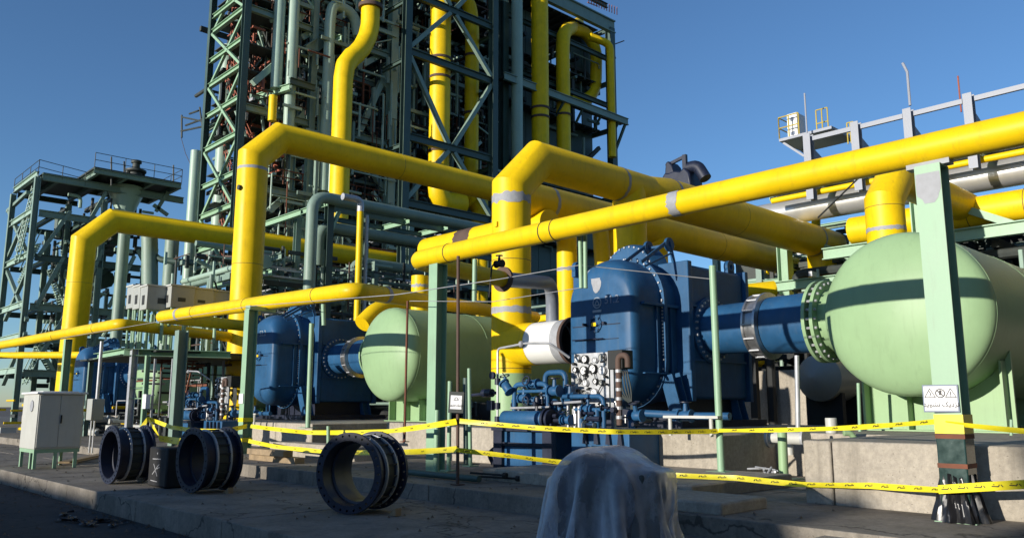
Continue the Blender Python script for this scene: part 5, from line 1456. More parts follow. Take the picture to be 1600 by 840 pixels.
m4 = vrun('yellow pipe with bent top in the right tower part', 880, 52, 270, 53.8, .72, extra_top=[at(903, 38, Y=58)], R=1.8, n=2, clamps=(182,))
lp_ = [at(884, 44, Y=56.2), at(916, 50, Y=56.2), at(932, 78, Y=56.2), at(931, 138, Y=56.2), at(918, 158, Y=56.2), at(888, 150, Y=56.2)]
m5 = pipe_thing('yellow pipe looping like a bow in the right tower part', lp_, .66, 1.2, 3, seg=24, loc=tuple(lp_[4]))
m6 = vrun('slim yellow pipe at the right edge of the tower', 955, 70, 245, 53.6, .42, extra_top=[sx(-2.2, .5, 1)], R=.8, n=3)
vrun('pale green pipe right of the twin tower columns', 808, -30, 262, 53.3, .55, 'pale_pipe')
vrun('pale green tower pipe right of the stair tower', 453, -30, 218, 53.9, .42, 'pale_pipe')
vrun('pair of joined green pipes left of a lone pale pipe on the tower', 435, -30, 140, 54.3, .42, 'pale_pipe', ref=60)
vrun('short slim yellow pipe under a landing right of the stair tower', 427, 150, 190, 53.4, .3)
vrun('green pipe with a hooked top beside the crooked yellow pipe', 511, 28, 300, 53.6, .42, 'pale_pipe', extra_top=[sx(2.6, -.6), sx(2.2, 1.2), sx(.2, 1.4)], R=1.4, n=4)
# pale bracket landings on the face
for (a, c, lab) in (((403, 152), (453, 126), 'a'), ((480, 75), (535, 18), 'b')):
    P0 = at(*a, Y=TY + 2); P1 = at(*c, Y=TY - 1.5); P1.z = P0.z
    member('landing_edge', P0, P1, .5, .3, 'post_green')
member('landing_edge', at(453, 126, Y=TY - 1.5), at(492, 138, Y=TY - 1.5), .5, .3, 'dark_green')
member('landing_edge', at(480, 80, Y=TY - .5), at(540, 40, Y=TY + 1), .9, .3, 'green')

# ================================================================== GREEN PIPE RACK LEFT OF CENTRE
RY = 42.0
rk = thing('pipe_rack', 'green steel pipe rack with frames between middle riser and tower', 'pipe rack', (28, RY, 0.2))
for px, ya, yb, Y, s in ((512, 312, 470, RY, .42), (463, 335, 520, RY + 1.5, .34), (440, 395, 540, RY + 3, .3), (570, 330, 480, RY + 4, .34), (640, 330, 480, RY + 4, .4), (425, 410, 520, RY + 5, .3)):
    x = at(px, 400, Y=Y).x; member('rack_column', (x, Y, 0.2), (x, Y, at(px, ya, Y=Y).z), s, s, 'green' if px != 512 else 'dark_green', rk, up=(0, 1, 0))
for (a, c, Y, h, mt) in (((480, 322), (800, 375), RY + .6, .4, 'green'), ((450, 336), (790, 385), RY + 3, .3, 'dark_green'), ((520, 360), (770, 405), RY + .6, .4, 'dark_green'), ((400, 440), (760, 470), RY + 1, .35, 'green'), ((500, 420), (770, 450), RY + 4, .4, 'green'), ((330, 470), (480, 482), RY + 2, .3, 'dark_green')):
    P0, P1 = at(*a, Y=Y), at(*c, Y=Y); z = (P0.z + P1.z) / 2; P0.z = P1.z = z
    member('rack_beam', P0, P1, h, h * .6, mt, rk)
for (a, dy, mt) in (((470, 332), 5, 'post_green'), ((512, 318), 5, 'post_green'), ((440, 400), 6, 'green'), ((640, 345), 5, 'post_green'), ((512, 430), 5, 'post_green'), ((580, 415), 5, 'green'), ((700, 355), 5, 'post_green'), ((425, 425), 8, 'post_green')):
    P0 = at(*a, Y=RY); member('cross_beam', P0, P0 + V((0, dy, 0)), .35, .25, mt, rk)
member('brace', at(515, 365, Y=RY), at(530, 330, Y=RY + .2), .2, .2, 'post_green', rk, kind='b')
clutter('small_pipework', 'dark_steel', 260, 21, ((19, 38), (RY, 52), (1, 10.5)), .05, .16, rk, (.8, 5))
clutter('small_pipework', 'green', 150, 22, ((18, 36), (RY, 52), (1, 10.5)), .05, .2, rk, (1, 6))
clutter('grating_bars', 'galv', 90, 26, ((20, 34), (RY, 48), (6.5, 10.2)), .03, .06, rk, (.8, 3), True, ((1, 0, 0), (0, 1, 0)))
clutter('small_pipework', 'pale_pipe', 170, 23, ((18, 36), (RY, 50), (1, 10.5)), .04, .1, rk, (.4, 3))
clutter('handrails', 'brown', 70, 24, ((18, 36), (RY, 50), (1, 10.5)), .03, .06, rk, (1, 4))
b = MB()
for i in range(16):
    p = at(600 + i * 9, 372 - i * .6, Y=RY + 3); b.bar(p, p + V((0, 2.2, 0)), .06, .12)
mesh('grating_bar', b, 'galv', rk)
gpts = [at(487, 360, Y=RY - .6), at(489, 305, Y=RY - .6), at(800, 368, Y=RY - .6)]
gpts[0].x = gpts[1].x; gpts[0].z = 7.5; gpts[2].z = gpts[1].z
pipe_thing('large green pipe bending over the pipe rack behind the middle riser', gpts, .34, 1.0, 6, 'green', 24, name='green_pipe')
gp2 = [at(497, 415, Y=RY + .4), at(499, 352, Y=RY + .4), at(660, 392, Y=RY + .4)]; gp2[0].x = gp2[1].x; gp2[2].z = gp2[1].z
pipe_thing('lower green pipe bend under the pipe rack', gp2, .34, 1.0, 6, 'green', 24, name='green_pipe')
gp3 = [at(548, 462, Y=RY + 2), at(552, 408, Y=RY + 2), at(770, 440, Y=RY + 2)]; gp3[0].x = gp3[1].x; gp3[2].z = gp3[1].z
pipe_thing('lowest green pipe bend behind the middle low pipe', gp3, .34, 1.0, 6, 'green', 24, name='green_pipe')
x = at(561, 400, Y=39).x
pipe_thing('thin upright yellow pipe with a grey top in front of the pipe rack', [(x, 39, at(561, 318, Y=39).z), (x, 39, 1)], .19, .2, 1, 'yellow', 16)
pipe_thing('thin upright grey conduit beside the thin yellow pipe', [(x + .45, 39, at(567, 335, Y=39).z), (x + .45, 39, 1)], .1, .2, 1, 'galv', 10, name='conduit')
pipe_thing('small grey bend capping the thin yellow pipe', bend([(x, 39, at(561, 330, Y=39).z), (x, 39, at(561, 312, Y=39).z), (x - 1.2, 39, at(561, 312, Y=39).z)], .4, 5), .2, .1, 1, 'galv', 14, name='conduit')
P0 = at(330, 432, Y=50.5)
pipe_thing('pale green pipe sloping across behind the transformer boxes', [P0, V((P0.x, 43, P0.z))], .38, .2, 1, 'pale_pipe', 20, name='green_pipe')
P0 = at(285, 440, Y=50); pipe_thing('thin pale green pipe below it behind the transformer boxes', [P0, V((P0.x, 40, P0.z))], .16, .2, 1, 'pale_pipe', 14, name='green_pipe')

for (px, yt, yb, D, r, lab) in ((294, 236, 520, 57, .36, 'tall pale green stack pipe just left of the stair tower'), (266, 350, 520, 55, .46, 'stout pale green pipe behind the far overhead pipe'), (190, 340, 560, 52, .36, 'pale green pipe below the hopper of the left structure')):
    a = at(px, 420, D=D); z1 = at(px, yt, D=D).z
    pipe_thing(lab, [(a.x, a.y, z1), (a.x, a.y, .2)], r, .3, 1, 'pale_pipe' if px > 280 else 'green', 22, name='green_pipe')
xx = XS - .4
pipe_thing('fat pale green pipe climbing inside the stair tower', [(XS + 2.0, YL + 1.2, at(322, 60, X=XS).z), (XS + 2.0, YL + 1.2, 1)], .55, .3, 1, 'pale_pipe', 22, name='green_pipe')
ge = [at(232, 400, D=54), at(232, 355, D=54), at(222, 350, D=54)]
pipe_thing('dark green pipe bend under the left structure', bend([at(234, 470, D=52), at(234, 360, D=52), at(222, 345, D=53)], 1, 4) , .5, .2, 1, 'green', 18, name='green_pipe')
pipe_thing('dark green pipe swooping towards the stout pale pipe', bend([at(236, 380, D=52), at(242, 404, D=52), at(268, 408, D=52), at(320, 412, D=52)], 1, 4), .2, .2, 1, 'dark_green', 14, name='green_pipe')

# ================================================================== LEFT STRUCTURE
LX, LYf = 14.7, 61.8
ls = thing('platform_structure', 'green steel platform structure with stairs at the far left', 'steel structure', (19, 65, 0))
LZ = at(50, 283, X=LX).z
LYf = at(47, 400, X=LX).y; LYb = at(11, 400, X=LX).y
LXr = at(268, 300, Y=LYf).x
LXm = at(165, 300, Y=LYf).x
LT = .38
for x, y, z in ((LX, LYf, LZ), (LX, LYb, at(12, 310, X=LX).z), (LXm, LYf, LZ - 1), (LXm, LYb, LZ - 1), (at(118, 400, Y=LYf).x, LYf + 3, LZ - 1), (at(232, 420, Y=LYf).x, LYf + 1, LZ - 4), (at(90, 500, Y=LYf).x, LYf + 5, LZ - 3)):
    member('column', (x, y, 0), (x, y, z), LT, LT, 'green', ls, up=(1, 0, 0))
zz0 = [at(50, y, X=LX).z for y in (278, 330, 395, 470, 520, 575)]
for k, z in enumerate(zz0):
    member('beam', (LX, LYf + .3, z), (LX, LYb - .3, z), .45, .3, 'pale_pipe', ls)
    member('beam', (LX + .3, LYf, z - .2), (LXm + (6 if k == 0 else 3), LYf, z - .2), .5, .3, 'green' if k != 2 else 'dark_green', ls)
    member('beam', (LX + .3, LYb, z - .2), (LXm, LYb, z - .2), .4, .3, 'dark_green', ls)
    for i in range(3):
        x = LX + 1.5 + i * 2.4; member('beam', (x, LYf + .3, z - .1), (x, LYb - .3, z - .1), .35, .25, 'dark_green', ls)
    if k in (0, 2, 3):
        b = MB(); b.b(LX + (.4 if k == 0 else 3), LXm, LYf + .3, LYb - .3, z + .15, z + .22); mesh('grating_floor', b, 'dark_steel', ls)
zp = at(270, 299, Y=LYf).z
b = MB(); b.b(LXm - 1.5, LXr, LYf - 2, LYf + 5, zp + .2, zp + .32); mesh('top_platform', b, 'dark_steel', ls)
for i in range(4):
    x = LXm - 1.2 + (LXr - LXm + 1.1) * i / 3; member('platform_beam', (x, LYf - 2, zp), (x, LYf + 5, zp), .38, .25, 'green', ls)
for y in (LYf - 1.95, LYf + 2, LYf + 4.9): member('platform_beam', (LXm - 1.5, y, zp + .01), (LXr, y, zp + .01), .36, .25, 'green', ls)
for (a, c) in (((262, 300), (244, 330)), ((166, 300), (140, 345)), ((60, 400), (110, 330)), ((56, 480), (100, 400)), ((170, 480), (210, 400)), ((120, 480), (160, 390)), ((110, 400), (150, 340)), ((215, 390), (240, 440)), ((60, 560), (110, 480)), ((130, 560), (180, 480)), ((240, 320), (262, 336))):
    member('brace', at(*a, Y=LYf), at(*c, Y=LYf), .25, .25, 'green', ls, kind='b')
for (a, c) in (((14, 330), (44, 400)), ((44, 330), (14, 400)), ((10, 420), (42, 500)), ((44, 420), (8, 500)), ((40, 520), (5, 600)), ((12, 330), (44, 300))): member('brace', at(*a, X=LX + .1), at(*c, X=LX + .1), .25, .25, 'green', ls, kind='b')
# stairs
for (a, c) in (((28, 410), (58, 290)), ((34, 440), (62, 380)), ((40, 600), (78, 520)), ((100, 480), (80, 420)), ((96, 600), (60, 540))):
    P0, P1 = at(*a, Y=LYf + 2), at(*c, Y=LYf + 2); b = MB(); n = 16
    dx = P1.x - P0.x
    for i in range(n):
        p = P0.lerp(P1, (i + .5) / n); b.b(p.x - .14, p.x + .14, p.y - .1, p.y + 1.0, p.z, p.z + .05)
    for o_ in (-.1, 1.0): b.bar(P0 + V((0, o_, 0)), P1 + V((0, o_, 0)), .25, .06); b.tube([P0 + V((0, o_, 1)), P1 + V((0, o_, 1))], .04, 6)
    mesh('stair_flight', b, 'pale_pipe', ls)
b = MB()
def rail(pts, h=1.1):
    for p, q_ in zip(pts, pts[1:]):
        p, q_ = V(p), V(q_)
        for z in (h, h * .5): b.tube([p + V((0, 0, z)), q_ + V((0, 0, z))], .026, 6)
        n = max(2, int((q_ - p).length / 2))
        for i in range(n + 1):
            r_ = p.lerp(q_, i / n); b.tube([r_, r_ + V((0, 0, h))], .028, 6)
rail([(LX, LYb, LZ + .2), (LX, LYf, LZ + .2), (LXm - 1.5, LYf, LZ - .1)]); rail([(LXm - 1.5, LYf - 2, zp + .3), (LXr, LYf - 2, zp + .3), (LXr, LYf + 5, zp + .3)])
for px, y0_, y1_ in ((174, 245, 290), (271, 258, 296), (194, 252, 270)):
    b.tube([at(px, y0_, Y=LYf - 1.8), at(px, y1_, Y=LYf - 1.8)], .06, 6)
mesh('handrail', b, 'dark_steel', ls)
hx = at(212, 270, Y=LYf + 1)
b = MB(); b.lathe([(0, 1.3), (.5, 1.3), (2.6, .45), (3.4, .45)], (hx.x - .6, LYf + 1, zp - .1), (0, 0, -1), 20); mesh('hopper', b, 'pale_pipe', ls)
b = MB(); b.lathe([(0, 1.0), (.3, 1.0), (.5, .55), (.9, .5), (1.0, .8), (1.15, .8), (1.2, .3), (1.7, .28), (1.75, .4), (1.95, .4), (2.0, 0)], (hx.x, LYf + 1, zp + .3), (0, 0, 1), 16)
for dx in (-.6, .6): b.tube([(hx.x + dx, LYf + 1, zp + .4), (hx.x + dx, LYf + 1, zp + 1.3)], .15, 8)
mesh('relief_valve', b, 'dark_steel', ls)
clutter('small_pipework', 'dark_steel', 200, 31, ((LX + 2, LXr - .5), (LYf, LYb), (1, LZ - .5)), .05, .17, ls, (.6, 4))
clutter('small_pipework', 'pale_pipe', 70, 32, ((LX + 2, LXr - 1), (LYf, LYb), (6, LZ - .5)), .05, .16, ls, (.4, 2.5))
clutter('vessels_under_deck', 'dark_green', 12, 33, ((LX + 3, LXr - 2), (LYf + 1, LYb - 1), (9, LZ - 1.5)), .4, .8, ls, (1, 3))

# ================================================================== TRANSFORMER BOXES
ts = thing('transformer_stand', 'green steel stand of posts and beams in front of the farthest tank', 'steel stand', (9.5, 27, 0.2))
D0 = 26.5
for px, yt, yb, mt, s in ((206, 545, 690, 'galv', .2), (228, 555, 690, 'post_green', .14), (279, 525, 690, 'green', .3), (268, 560, 690, 'galv', .07), (240, 560, 650, 'galv', .06)):
    a = at(px, 600, D=D0 - (2 if px == 279 else 0)); z = at(px, yt, D=D0).z
    member('post', (a.x, a.y, .2), (a.x, a.y, z), s, s, mt, ts, up=(1, 0, 0), kind='i' if s > .1 else 'b')
P0, P1 = at(194, 550, D=D0), at(360, 552, D=D0 + 1.5); P1.z = P0.z
member('deck_beam', P0, P1, .22, .5, 'post_green', ts)
P0 = at(196, 549, D=D0 + .6); member('deck_beam', P0, P0 + V((.2, 3.5, 0)), .2, .3, 'post_green', ts)
for i, y in enumerate((590, 606, 622)):
    p = at(217, y, D=D0); member('rung', p + V((-.25, .2, 0)), p + V((.25, -.2, 0)), .03, .03, 'post_green', ts, kind='b')
a = at(231, 628, D=D0 - .2); b = MB(); b.b(a.x - .12, a.x + .02, a.y - .15, a.y + .15, a.z - .2, a.z + .25); mesh('white_notice', b, 'sign_white', ts)
b = MB(); b.b(9.9, 15.6, 27.2, 35.2, 3.10, 3.16); mesh('deck', b, 'dark_steel', ts)
for x_, y_ in ((15.2, 34.8), (10.2, 34.8), (15.2, 28)): member('post', (x_, y_, .2), (x_, y_, 3.09), .16, .16, 'green', ts, up=(1, 0, 0))
def tbox(label, px, pytop, pybot, D, wx_, wy_, louv=True):
    c = at(px, pytop, D=D); z1 = c.z; z0_ = at(px, pybot, D=D).z
    t = thing('transformer_box', label, 'transformer box', (c.x, c.y, z0_), group='grey boxes on the green stand')
    b = MB(); b.b(c.x, c.x + wx_, c.y - wy_, c.y, z0_, z1); mesh('case', b, 'boxgrey', t, bevel=0.02)
    b = MB(); b.b(c.x - .04, c.x + wx_ + .04, c.y - wy_ - .04, c.y + .04, z1, z1 + .06); mesh('lid', b, 'cabinet', t)
    b = MB(); b.b(c.x - .012, c.x - .002, c.y - wy_ * .7, c.y - wy_ * .35, z0_ + .2, z1 - .35); mesh('slot', b, 'blackish', t)
    b = MB(); b.b(c.x + wx_ * .3, c.x + wx_ * .62, c.y - wy_ - .012, c.y - wy_ - .002, z0_ + .25, z1 - .45); mesh('slot', b, 'dark_steel', t)
    for dx in (.1, wx_ - .1):
        for dy in (.1, wy_ - .1):
            b = MB(); b.tube([(c.x + dx, c.y - dy, 3.16), (c.x + dx, c.y - dy, z0_)], .045, 8); mesh('leg', b, 'post_green', t)
    return t
labs = ['leftmost slim grey transformer box of the row', 'second slim grey transformer box from the left', 'grey transformer box with wide shaded side, third from the left']
for i, px in enumerate((199, 209, 220)): tbox(labs[i], px, 449, 483 + i, 33.5 - i * .6, 1.0 if i < 2 else 1.4, .75)
labs = ['grey transformer box with bright edge, fourth from the left', 'grey transformer box, fifth from the left, in shade', 'rightmost grey transformer box beside the middle riser']
for i, px in enumerate((256, 287, 318)): tbox(labs[i], px, 449 + i * 4, 482 + i * 2, 32.5 + i * .7, .95, .8)
tcl = thing('stand_pipework', 'thin pipes and conduits crowded under the transformer boxes', 'pipework', (12, 30, .3))
clutter('thin_pipes', 'galv', 20, 41, ((10.6, 13.4), (28.6, 33), (1.2, 3.05)), .015, .05, tcl, (.5, 2.0))
clutter('thin_pipes', 'post_green', 12, 42, ((10.6, 13.5), (28.6, 33), (3.18, 4.6)), .03, .07, tcl, (1.5, 3.0), False, ((0, 0, 1),))
clutter('thin_pipes', 'dark_steel', 40, 43, ((10.6, 13.6), (28.6, 33), (.8, 3.0)), .02, .07, tcl, (.4, 2))
clutter('thin_pipes', 'rust', 16, 44, ((10.5, 12.5), (28, 31), (1.2, 3.0)), .02, .04, tcl, (1, 3))

# ================================================================== RIGHT PIPE RACK
RX = 31.0
rr = thing('pipe_rack', 'high pipe rack with white rail and uprights at the right', 'pipe rack', (33, 6, 0))
Yend = 15.0
ztop = 12.15
pys = [at(px, 235, X=RX).y for px in (1264, 1340, 1424, 1521)]
step = pys[0] - pys[1]
for k in range(14):
    y = pys[k] if k < 4 else pys[3] - step * (k - 3)
    b = MB(); b.ibeam((RX, y, 9.6), (RX, y, ztop + .22), .34, .3, (1, 0, 0)); mesh('upright', b, 'white_steel', rr, smooth=0)
    b = MB(); b.prof([(-.05, -.5), (.05, -.5), (.05, .35), (-.05, .35)], (RX + .25, y, 11.5), (RX + 2.0, y, 10.9), (0, 0, 1)); mesh('gusset_rafter', b, 'white_steel', rr, smooth=0)
    b = MB(); b.ibeam((RX + .22, y, 10.40), (RX + 6, y, 10.40), .14, .14); mesh('cross_beam', b, 'post_green', rr, smooth=0)
ys_ = pys + [pys[3] - step * (k - 3) for k in range(4, 14)]
for a, c in zip(ys_, ys_[1:]):
    b = MB(); b.b(RX - .06, RX + .06, c + .2, a - .2, ztop - .09, ztop + .09); mesh('rail', b, 'white_steel', rr)
    b = MB(); b.b(RX + .3, RX + .4, c + .19, a - .19, ztop - 1.0, ztop - .9); b.b(RX + .6, RX + .68, c + .19, a - .19, ztop - .92, ztop - .83); mesh('lower_rail', b, 'white_steel', rr)
RX0 = RX
for px, y1_, Y in ((1222, 285, 15.6), (1437, 215, 8.9)):
    RX = RX0 + (2.2 if px < 1300 else 0)
    yy = at(px, 330, X=RX).y; member('rack_column', (RX, yy, .2), (RX, yy, 10.6), .5, .5, 'post_green', rr, up=(0, 1, 0))
    member('cross_beam', (RX + .3, yy, 7.5), (RX + 7, yy, 7.5), .3, .25, 'post_green', rr)
    member('cross_beam', (RX + .3, yy, 7.1), (RX + 7, yy, 7.1), .5, .3, 'post_green', rr); member('rack_column', (RX + 6.8, yy, .2), (RX + 6.8, yy, 9.65), .5, .5, 'dark_green', rr, up=(0, 1, 0))
    member('brace', (RX, yy - .3, 8.9), (RX, yy - 3.4, 7.2), .25, .25, 'post_green', rr, kind='b')
RX = RX0
for Y_ in (2, -6): member('rack_column', (RX, Y_, .2), (RX, Y_, 9.65), .5, .5, 'post_green', rr, up=(0, 1, 0))
member('long_beam', (RX - .3, 14.5, 7.25), (RX - .3, -20, 7.25), .45, .3, 'post_green', rr)
member('long_beam', (RX + 5.5, 16, 6.6), (RX + 5.5, -20, 6.6), .45, .3, 'dark_green', rr)
member('long_beam', (RX - .2, 18, 6.2), (RX - .2, 10, 6.2), .4, .3, 'post_green', rr)
# pipes lying on the rack, each its own thing
def rackpipe(label, dx, z, r, mat, y0_=16.5, y1_=-22):
    return pipe_thing(label, [(RX + dx, y0_, z), (RX + dx, y1_, z)], r, .2, 1, mat, 20, name='rack_pipe', group='pipes lying along the right rack')
th = ['first', 'second', 'third', 'fourth', 'fifth', 'sixth', 'seventh', 'eighth']
for i in range(8): rackpipe('%s thin pale pipe from the front on the top tier of the right rack' % th[i], .1 + i * .3, 10.56 + (i % 2) * .05, .075 + .03 * (i % 2), 'white_steel' if i % 3 else 'pale_pipe', 17.5)
for i in range(8): rackpipe('%s thin pale pipe from the front on the middle tier of the right rack' % th[i], .15 + i * .6, 10.9 - (i % 2) * .05, .06 + .03 * (i % 3), 'pale_pipe' if i % 3 else 'white_steel', 18.5)
rackpipe('thin yellow pipe above the white pipe on the right rack', .5, 10.02, .12, 'yellow', 17)
rackpipe('large white pipe on the right rack', 2.0, 9.78, .55, 'alu', 18.6)
ry = rackpipe('large yellow pipe on the lower tier of the right rack', .6, 8.2, .54, 'yellow', 13.7)
for y in (9.4, 7.6, 4): seam(ry, (RX + .6, y, 8.2), (0, 1, 0), .54, 'brown')
for px in (1248, 1587):
    pp_ = at(px, 340, X=RX); 
yb_ = pipe_thing('small yellow hooked pipe left of the bending riser', bend([at(1322, 312, D=37), at(1275, 315, D=37), at(1275, 350, D=37)], .5, 5) + [at(1275, 440, D=37)], .2, .2, 1, 'yellow', 16)
pipe_thing('yellow pipe stub above the neck of the nearest tank', [at(1210, 452, D=20), at(1160, 458, D=20)], .22, .2, 1, 'yellow', 16)
wires_ = wire('black brace rod slanting up to the bending riser', [at(1278, 340, D=26), at(1352, 268, D=26)], .03, 'blackish')
clutter('small_pipework', 'dark_steel', 200, 51, ((RX + .5, RX + 7), (-12, 17), (3.0, 7.0)), .05, .2, rr, (1, 6))
clutter('small_pipework', 'blackish', 150, 52, ((RX - 1, RX + 7), (-10, 13), (1.5, 5.6)), .1, .3, rr, (1, 6))
clutter('small_pipework', 'pale_pipe', 60, 53, ((RX - 2, RX + 3), (4, 18), (3, 6.8)), .05, .15, rr, (.5, 3))
clutter('cable_tray', 'white_steel', 46, 54, ((RX + .6, RX + 5), (-4, 15), (10.6, 11.3)), .05, .1, rr, (1, 4), True, ((0, 1, 0), (1, 0, 0)))
clutter('cable_tray', 'dark_steel', 60, 58, ((RX + .6, RX + 6), (-4, 15), (10.65, 11.3)), .05, .12, rr, (2, 5), True, ((0, 1, 0), (1, 0, 0)))
clutter('truss_bars', 'white_steel', 50, 59, ((RX + .2, RX + 5.5), (-2, 15.5), (10.5, 11.5)), .03, .07, rr, (.8, 2), True, ((0, .7, .7), (.7, 0, .7), (0, .7, -.7)))
clutter('hangers', 'dark_steel', 60, 55, ((RX + .2, RX + 5), (-4, 15), (10.5, 11.2)), .03, .09, rr, (.3, 1.6))
clutter('upper_bars', 'dark_steel', 90, 60, ((RX + 2.6, RX + 7), (2, 18), (7.2, 9.3)), .05, .14, rr, (1.5, 5), True, ((0, 1, 0), (1, 0, 0)))
clutter('upper_pipes', 'pale_pipe', 46, 66, ((RX + 2.8, RX + 7), (4, 18.5), (7.4, 9.2)), .05, .1, rr, (2, 6), False, ((0, 1, 0), (0, 1, 0), (1, 0, 0)))
clutter('blue_fittings', 'blue_cap', 10, 56, ((RX - 2, RX + 1), (3, 16), (4.5, 6)), .08, .2, rr, (.3, .8))
clutter('bright_fittings', 'galv', 60, 57, ((RX - 3, RX + 3), (6, 18), (3.5, 6.4)), .06, .16, rr, (.2, .7))
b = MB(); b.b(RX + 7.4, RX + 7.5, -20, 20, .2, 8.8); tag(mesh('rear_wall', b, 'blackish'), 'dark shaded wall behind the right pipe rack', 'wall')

# platform with white unit and yellow rails at the rack's left end
pf = thing('rack_platform', 'small platform with yellow handrails at the left end of the right rack', 'platform', (32, 16.3, 11))
pa = at(1228, 222, X=RX + 1.0); pz = pa.z
py1 = pa.y; py0 = at(1310, 210, X=RX + 1.0).y
b = MB(); b.b(RX + .4, RX + 2.6, py0, py1, pz - .12, pz); mesh('deck', b, 'white_steel', pf)
member('deck_bracket', (RX + .6, py1 - .1, pz - .15), (RX + .6, py1 - 1.0, pz - .95), .09, .09, 'white_steel', pf, kind='b')
member('deck_bracket', (RX + 2.2, py1 - .1, pz - .15), (RX + 2.2, py1 - 1.0, pz - .95), .09, .09, 'white_steel', pf, kind='b')
b = MB()
rail([(RX + .45, py1 - .9, pz), (RX + .45, py1, pz), (RX + 2.5, py1, pz)], .95); mesh('handrail', b, 'rail_yellow', pf)
b = MB(); yq = at(1278, 200, X=RX + 1.5).y; yq2 = at(1296, 200, X=RX + 1.5).y
rail([(RX + 1.4, yq, pz), (RX + 1.4, yq2, pz)], 1.2); rail([(RX + 1.4, at(1325, 220, X=RX + 1.4).y, pz - .6), (RX + 1.4, at(1335, 220, X=RX + 1.4).y, pz - .6)], .9); mesh('handrail', b, 'rail_yellow', pf)
uc = at(1247, 215, X=RX + 1.2)
wu = thing('white_unit', 'tall white cabinet unit standing on the rack platform', 'cabinet', (RX + 1.2, uc.y, pz))
b = MB(); b.b(RX + .75, RX + 1.5, uc.y - .22, uc.y + .24, pz + .02, pz + 1.12); mesh('case', b, 'white', wu, bevel=.02)
b = MB(); b.disc((RX + .748, uc.y, pz + .85), (-1, 0, 0), .1, .01, 16); mesh('round_vent', b, 'greymark', wu)
b = MB(); b.b(RX + .735, RX + .748, uc.y - .1, uc.y + .1, pz + .15, pz + .3); mesh('louvre', b, 'greymark', wu)
for (px, y0_, y1_, lab, mt, r) in ((1260, 145, 225, 'left slim lightning rod on the right rack', 'white_steel', .035), (1420, 112, 165, 'middle lightning rod with a bent tip on the right rack', 'white_steel', .05), (1500, 118, 175, 'right dark slim mast on the right rack', 'redlead', .03)):
    a, c = at(px, y0_, X=RX), at(px + 2, y1_, X=RX); pts = [c, V((c.x, c.y, a.z))]
    if px == 1420: pts.append(V((c.x, c.y + .14, a.z + .4)))
    b = MB(); b.tube(pts, r, 8); tag(mesh('lightning_rod', b, mt), lab, 'rod')

# dark blue cowl peeping over the overhead pipe
CW = .8
cw = thing('blower_cowl', 'dark blue cowl with a lifting frame peeping over the overhead pipe', 'cowl', tuple(at(1065, 262, D=37)))
c = at(1066, 268, D=37)
b = MB(); b.prof([(-.7, -.9), (1.0, -.9), (.9, -.25), (.65, .05), (.4, -.1), (.1, .0), (-.2, -.05), (-.45, .0), (-.6, -.2)], c + V((-.45, .25, 0)), c + V((.6, .25, 0)), (0, 0, 1)); mesh('housing', b, 'navy', cw, smooth=50, bevel=.08)
b = MB(); b.prof([(0, -.3), (.6, -.3), (.45, .3), (.25, .55), (.1, .5)], c + V((-.4, .75, 0)), c + V((.4, .75, 0)), (0, 0, 1)); mesh('hood', b, 'navy', cw, bevel=.06)
b = MB(); b.bar(c + V((-.2, .75, .4)), c + V((-.2, -.3, .62)), .14, .12); b.bar(c + V((-.2, -.3, .7)), c + V((-.2, -.3, -.5)), .2, .16); mesh('lifting_frame', b, 'navy', cw, kind='stuff')
b = MB(); b.tube(bend([c + V((0, -.3, .1)), c + V((0, -.85, .1)), c + V((0, -1.25, -.6))], .4, 4), .28, 14); mesh('cover', b, 'navy', cw)

# ================================================================== BACKGROUND BEHIND THE UNITS
bg1 = thing('background_pipework', 'dark pipework and fittings crowded behind the three units', 'pipework', (24, 24, .3))
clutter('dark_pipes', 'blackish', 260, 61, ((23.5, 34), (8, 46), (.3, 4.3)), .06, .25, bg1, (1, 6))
clutter('dark_pipes', 'dark_steel', 200, 62, ((23.5, 36), (14, 50), (.3, 5.2)), .05, .18, bg1, (1, 5))
clutter('green_pipes', 'green', 120, 63, ((23.5, 36), (18, 50), (.3, 6.5)), .05, .16, bg1, (1, 5))
clutter('pale_pipes', 'pale_pipe', 60, 64, ((23.5, 32), (12, 48), (.3, 5)), .05, .12, bg1, (.4, 2))
clutter('yellow_pipes', 'yellow', 14, 65, ((22, 34), (18, 40), (1.5, 6)), .12, .25, bg1, (1.5, 5))
for (x0_, x1_, y0_, y1_, z_, lab) in ((26, 26.3, 18, 31, 3.2, 'near-black wall added as the shade behind the middle unit'), (27, 27.3, 33, 46, 3.2, 'near-black wall added as the shade behind the transformer boxes'), (40, 40.5, 20, 52, 5.5, 'far near-black wall added as the shade under the tower')):
    b = MB(); b.b(x0_, x1_, y0_, y1_, .2, z_); tag(mesh('rear_wall', b, 'blackish'), lab, 'wall')  # near-black walls added for the deep shade behind the units
dv_ = thing('dark_vessel', 'dim pale vessel in the shade below the nearest neck', 'vessel', tuple(at(1280, 590, D=22)))
c = at(1285, 590, D=22)
b = MB(); b.lathe([(-.6, 0), (-.5, .35), (-.2, .62), (1.4, .62), (1.7, .35), (1.8, 0)], c, (1, 0, 0), 28); mesh('shell', b, 'boxgrey', dv_)
for d_ in (0, 1):
    b = MB(); b.b(c.x + d_, c.x + d_ + .2, c.y - .5, c.y + .5, .3, c.z - .4); mesh('saddle', b, 'blackish', dv_)
b = MB(); b.tube(bend([c + V((-.3, -.3, .5)), c + V((-.3, -.3, .9)), c + V((.6, -.6, .9)), c + V((.6, -.9, .2))], .2, 4), .05, 8); mesh('small_pipe', b, 'galv', dv_)
cv2 = thing('relief_fitting', 'white flanged valve hanging between the two front plinths', 'valve', tuple(at(1232, 688, D=13)))
c = at(1232, 684, D=13.2)
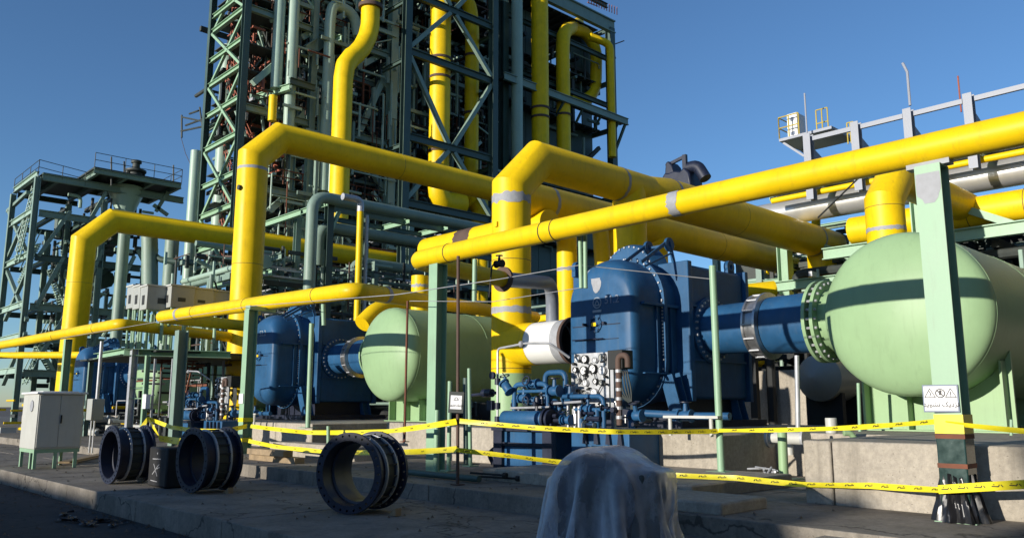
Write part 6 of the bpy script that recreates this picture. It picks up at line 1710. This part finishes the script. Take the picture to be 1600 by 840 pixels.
b = MB(); b.tube([c + V((0, .35, 0)), c + V((0, -.28, 0))], .1, 14); b.tube([c, c + V((0, -.02, -.26))], [.07, .05], 10); mesh('body', b, 'cabinet', cv2)
for d_ in (.3, -.3):
    b = MB(); b.disc(c + V((0, d_, 0)), (0, 1, 0), .16, .04, 18); mesh('flange', b, 'galv', cv2)
b = MB(); r_ = random.Random(9); c = at(1188, 738, D=12.4)
for _ in range(9): b.tube([c + V((r_.uniform(-.1, .1), r_.uniform(-.25, .25), r_.uniform(-.03, .1))), c + V((r_.uniform(-.1, .1), r_.uniform(-.25, .25), r_.uniform(-.03, .1)))], .015, 6)
tag(mesh('wire_scrap', b, 'galv'), 'tangle of wire scraps in the recess between the plinths', 'scrap')
# clutter near the ground at the left, behind the cabinet
gl = thing('ground_pipework', 'low pipes and fittings on the ground behind the white cabinet', 'pipework', (9.5, 30, .2))
clutter('low_pipes', 'cabinet', 26, 71, ((8, 12), (26, 42), (.25, .9)), .05, .14, gl, (.3, 1.5)); clutter('low_pipes', 'yellow', 16, 72, ((8, 12), (28, 44), (.3, 1.6)), .03, .06, gl, (.4, 1.6)); clutter('low_pipes', 'dark_steel', 50, 73, ((9.5, 13), (26, 44), (.25, 1.0)), .03, .1, gl, (.4, 2)); clutter('low_pipes', 'blackish', 40, 74, ((11, 13), (24, 44), (.25, .8)), .05, .15, gl, (.4, 2))

# far process frame that closes the view under the right rack
fb = thing('process_building', 'long dark green steel frame with pipes far behind the right rack', 'steel structure', (48, 4, 0))
for k in range(17):
    y = 30 - k * 3.2
    b = MB(); b.ibeam((47.6, y, 0), (47.6, y, 12.4), .4, .4, (1, 0, 0)); mesh('column', b, 'green', fb, smooth=0)
    if k < 16:
        b = MB(); b.b(50.0, 50.1, y - 3.15, y, .2, 12.0 - (k % 3) * .35); mesh('cladding_panel', b, 'dark_steel', fb, smooth=0)
for z in (3.2, 6.2, 9.2, 12.2):
    b = MB(); b.ibeam((47.6, 30, z), (47.6, -21.2, z), .35, .25); mesh('beam', b, 'post_green', fb, smooth=0)
clutter('small_pipework', 'dark_steel', 150, 81, ((47.7, 49.8), (-12, 29), (2, 12)), .08, .25, fb, (1, 6))
clutter('small_pipework', 'pale_pipe', 90, 82, ((47.3, 49.8), (-12, 29), (2, 12)), .06, .2, fb, (1, 6))
clutter('small_pipework', 'galv', 50, 83, ((47.2, 49.0), (-12, 29), (3, 12.2)), .05, .16, fb, (.4, 3))
clutter('small_pipework', 'yellow', 12, 84, ((47.2, 49.0), (-12, 27), (3, 11)), .15, .3, fb, (2, 6), False, ((0, 1, 0),))
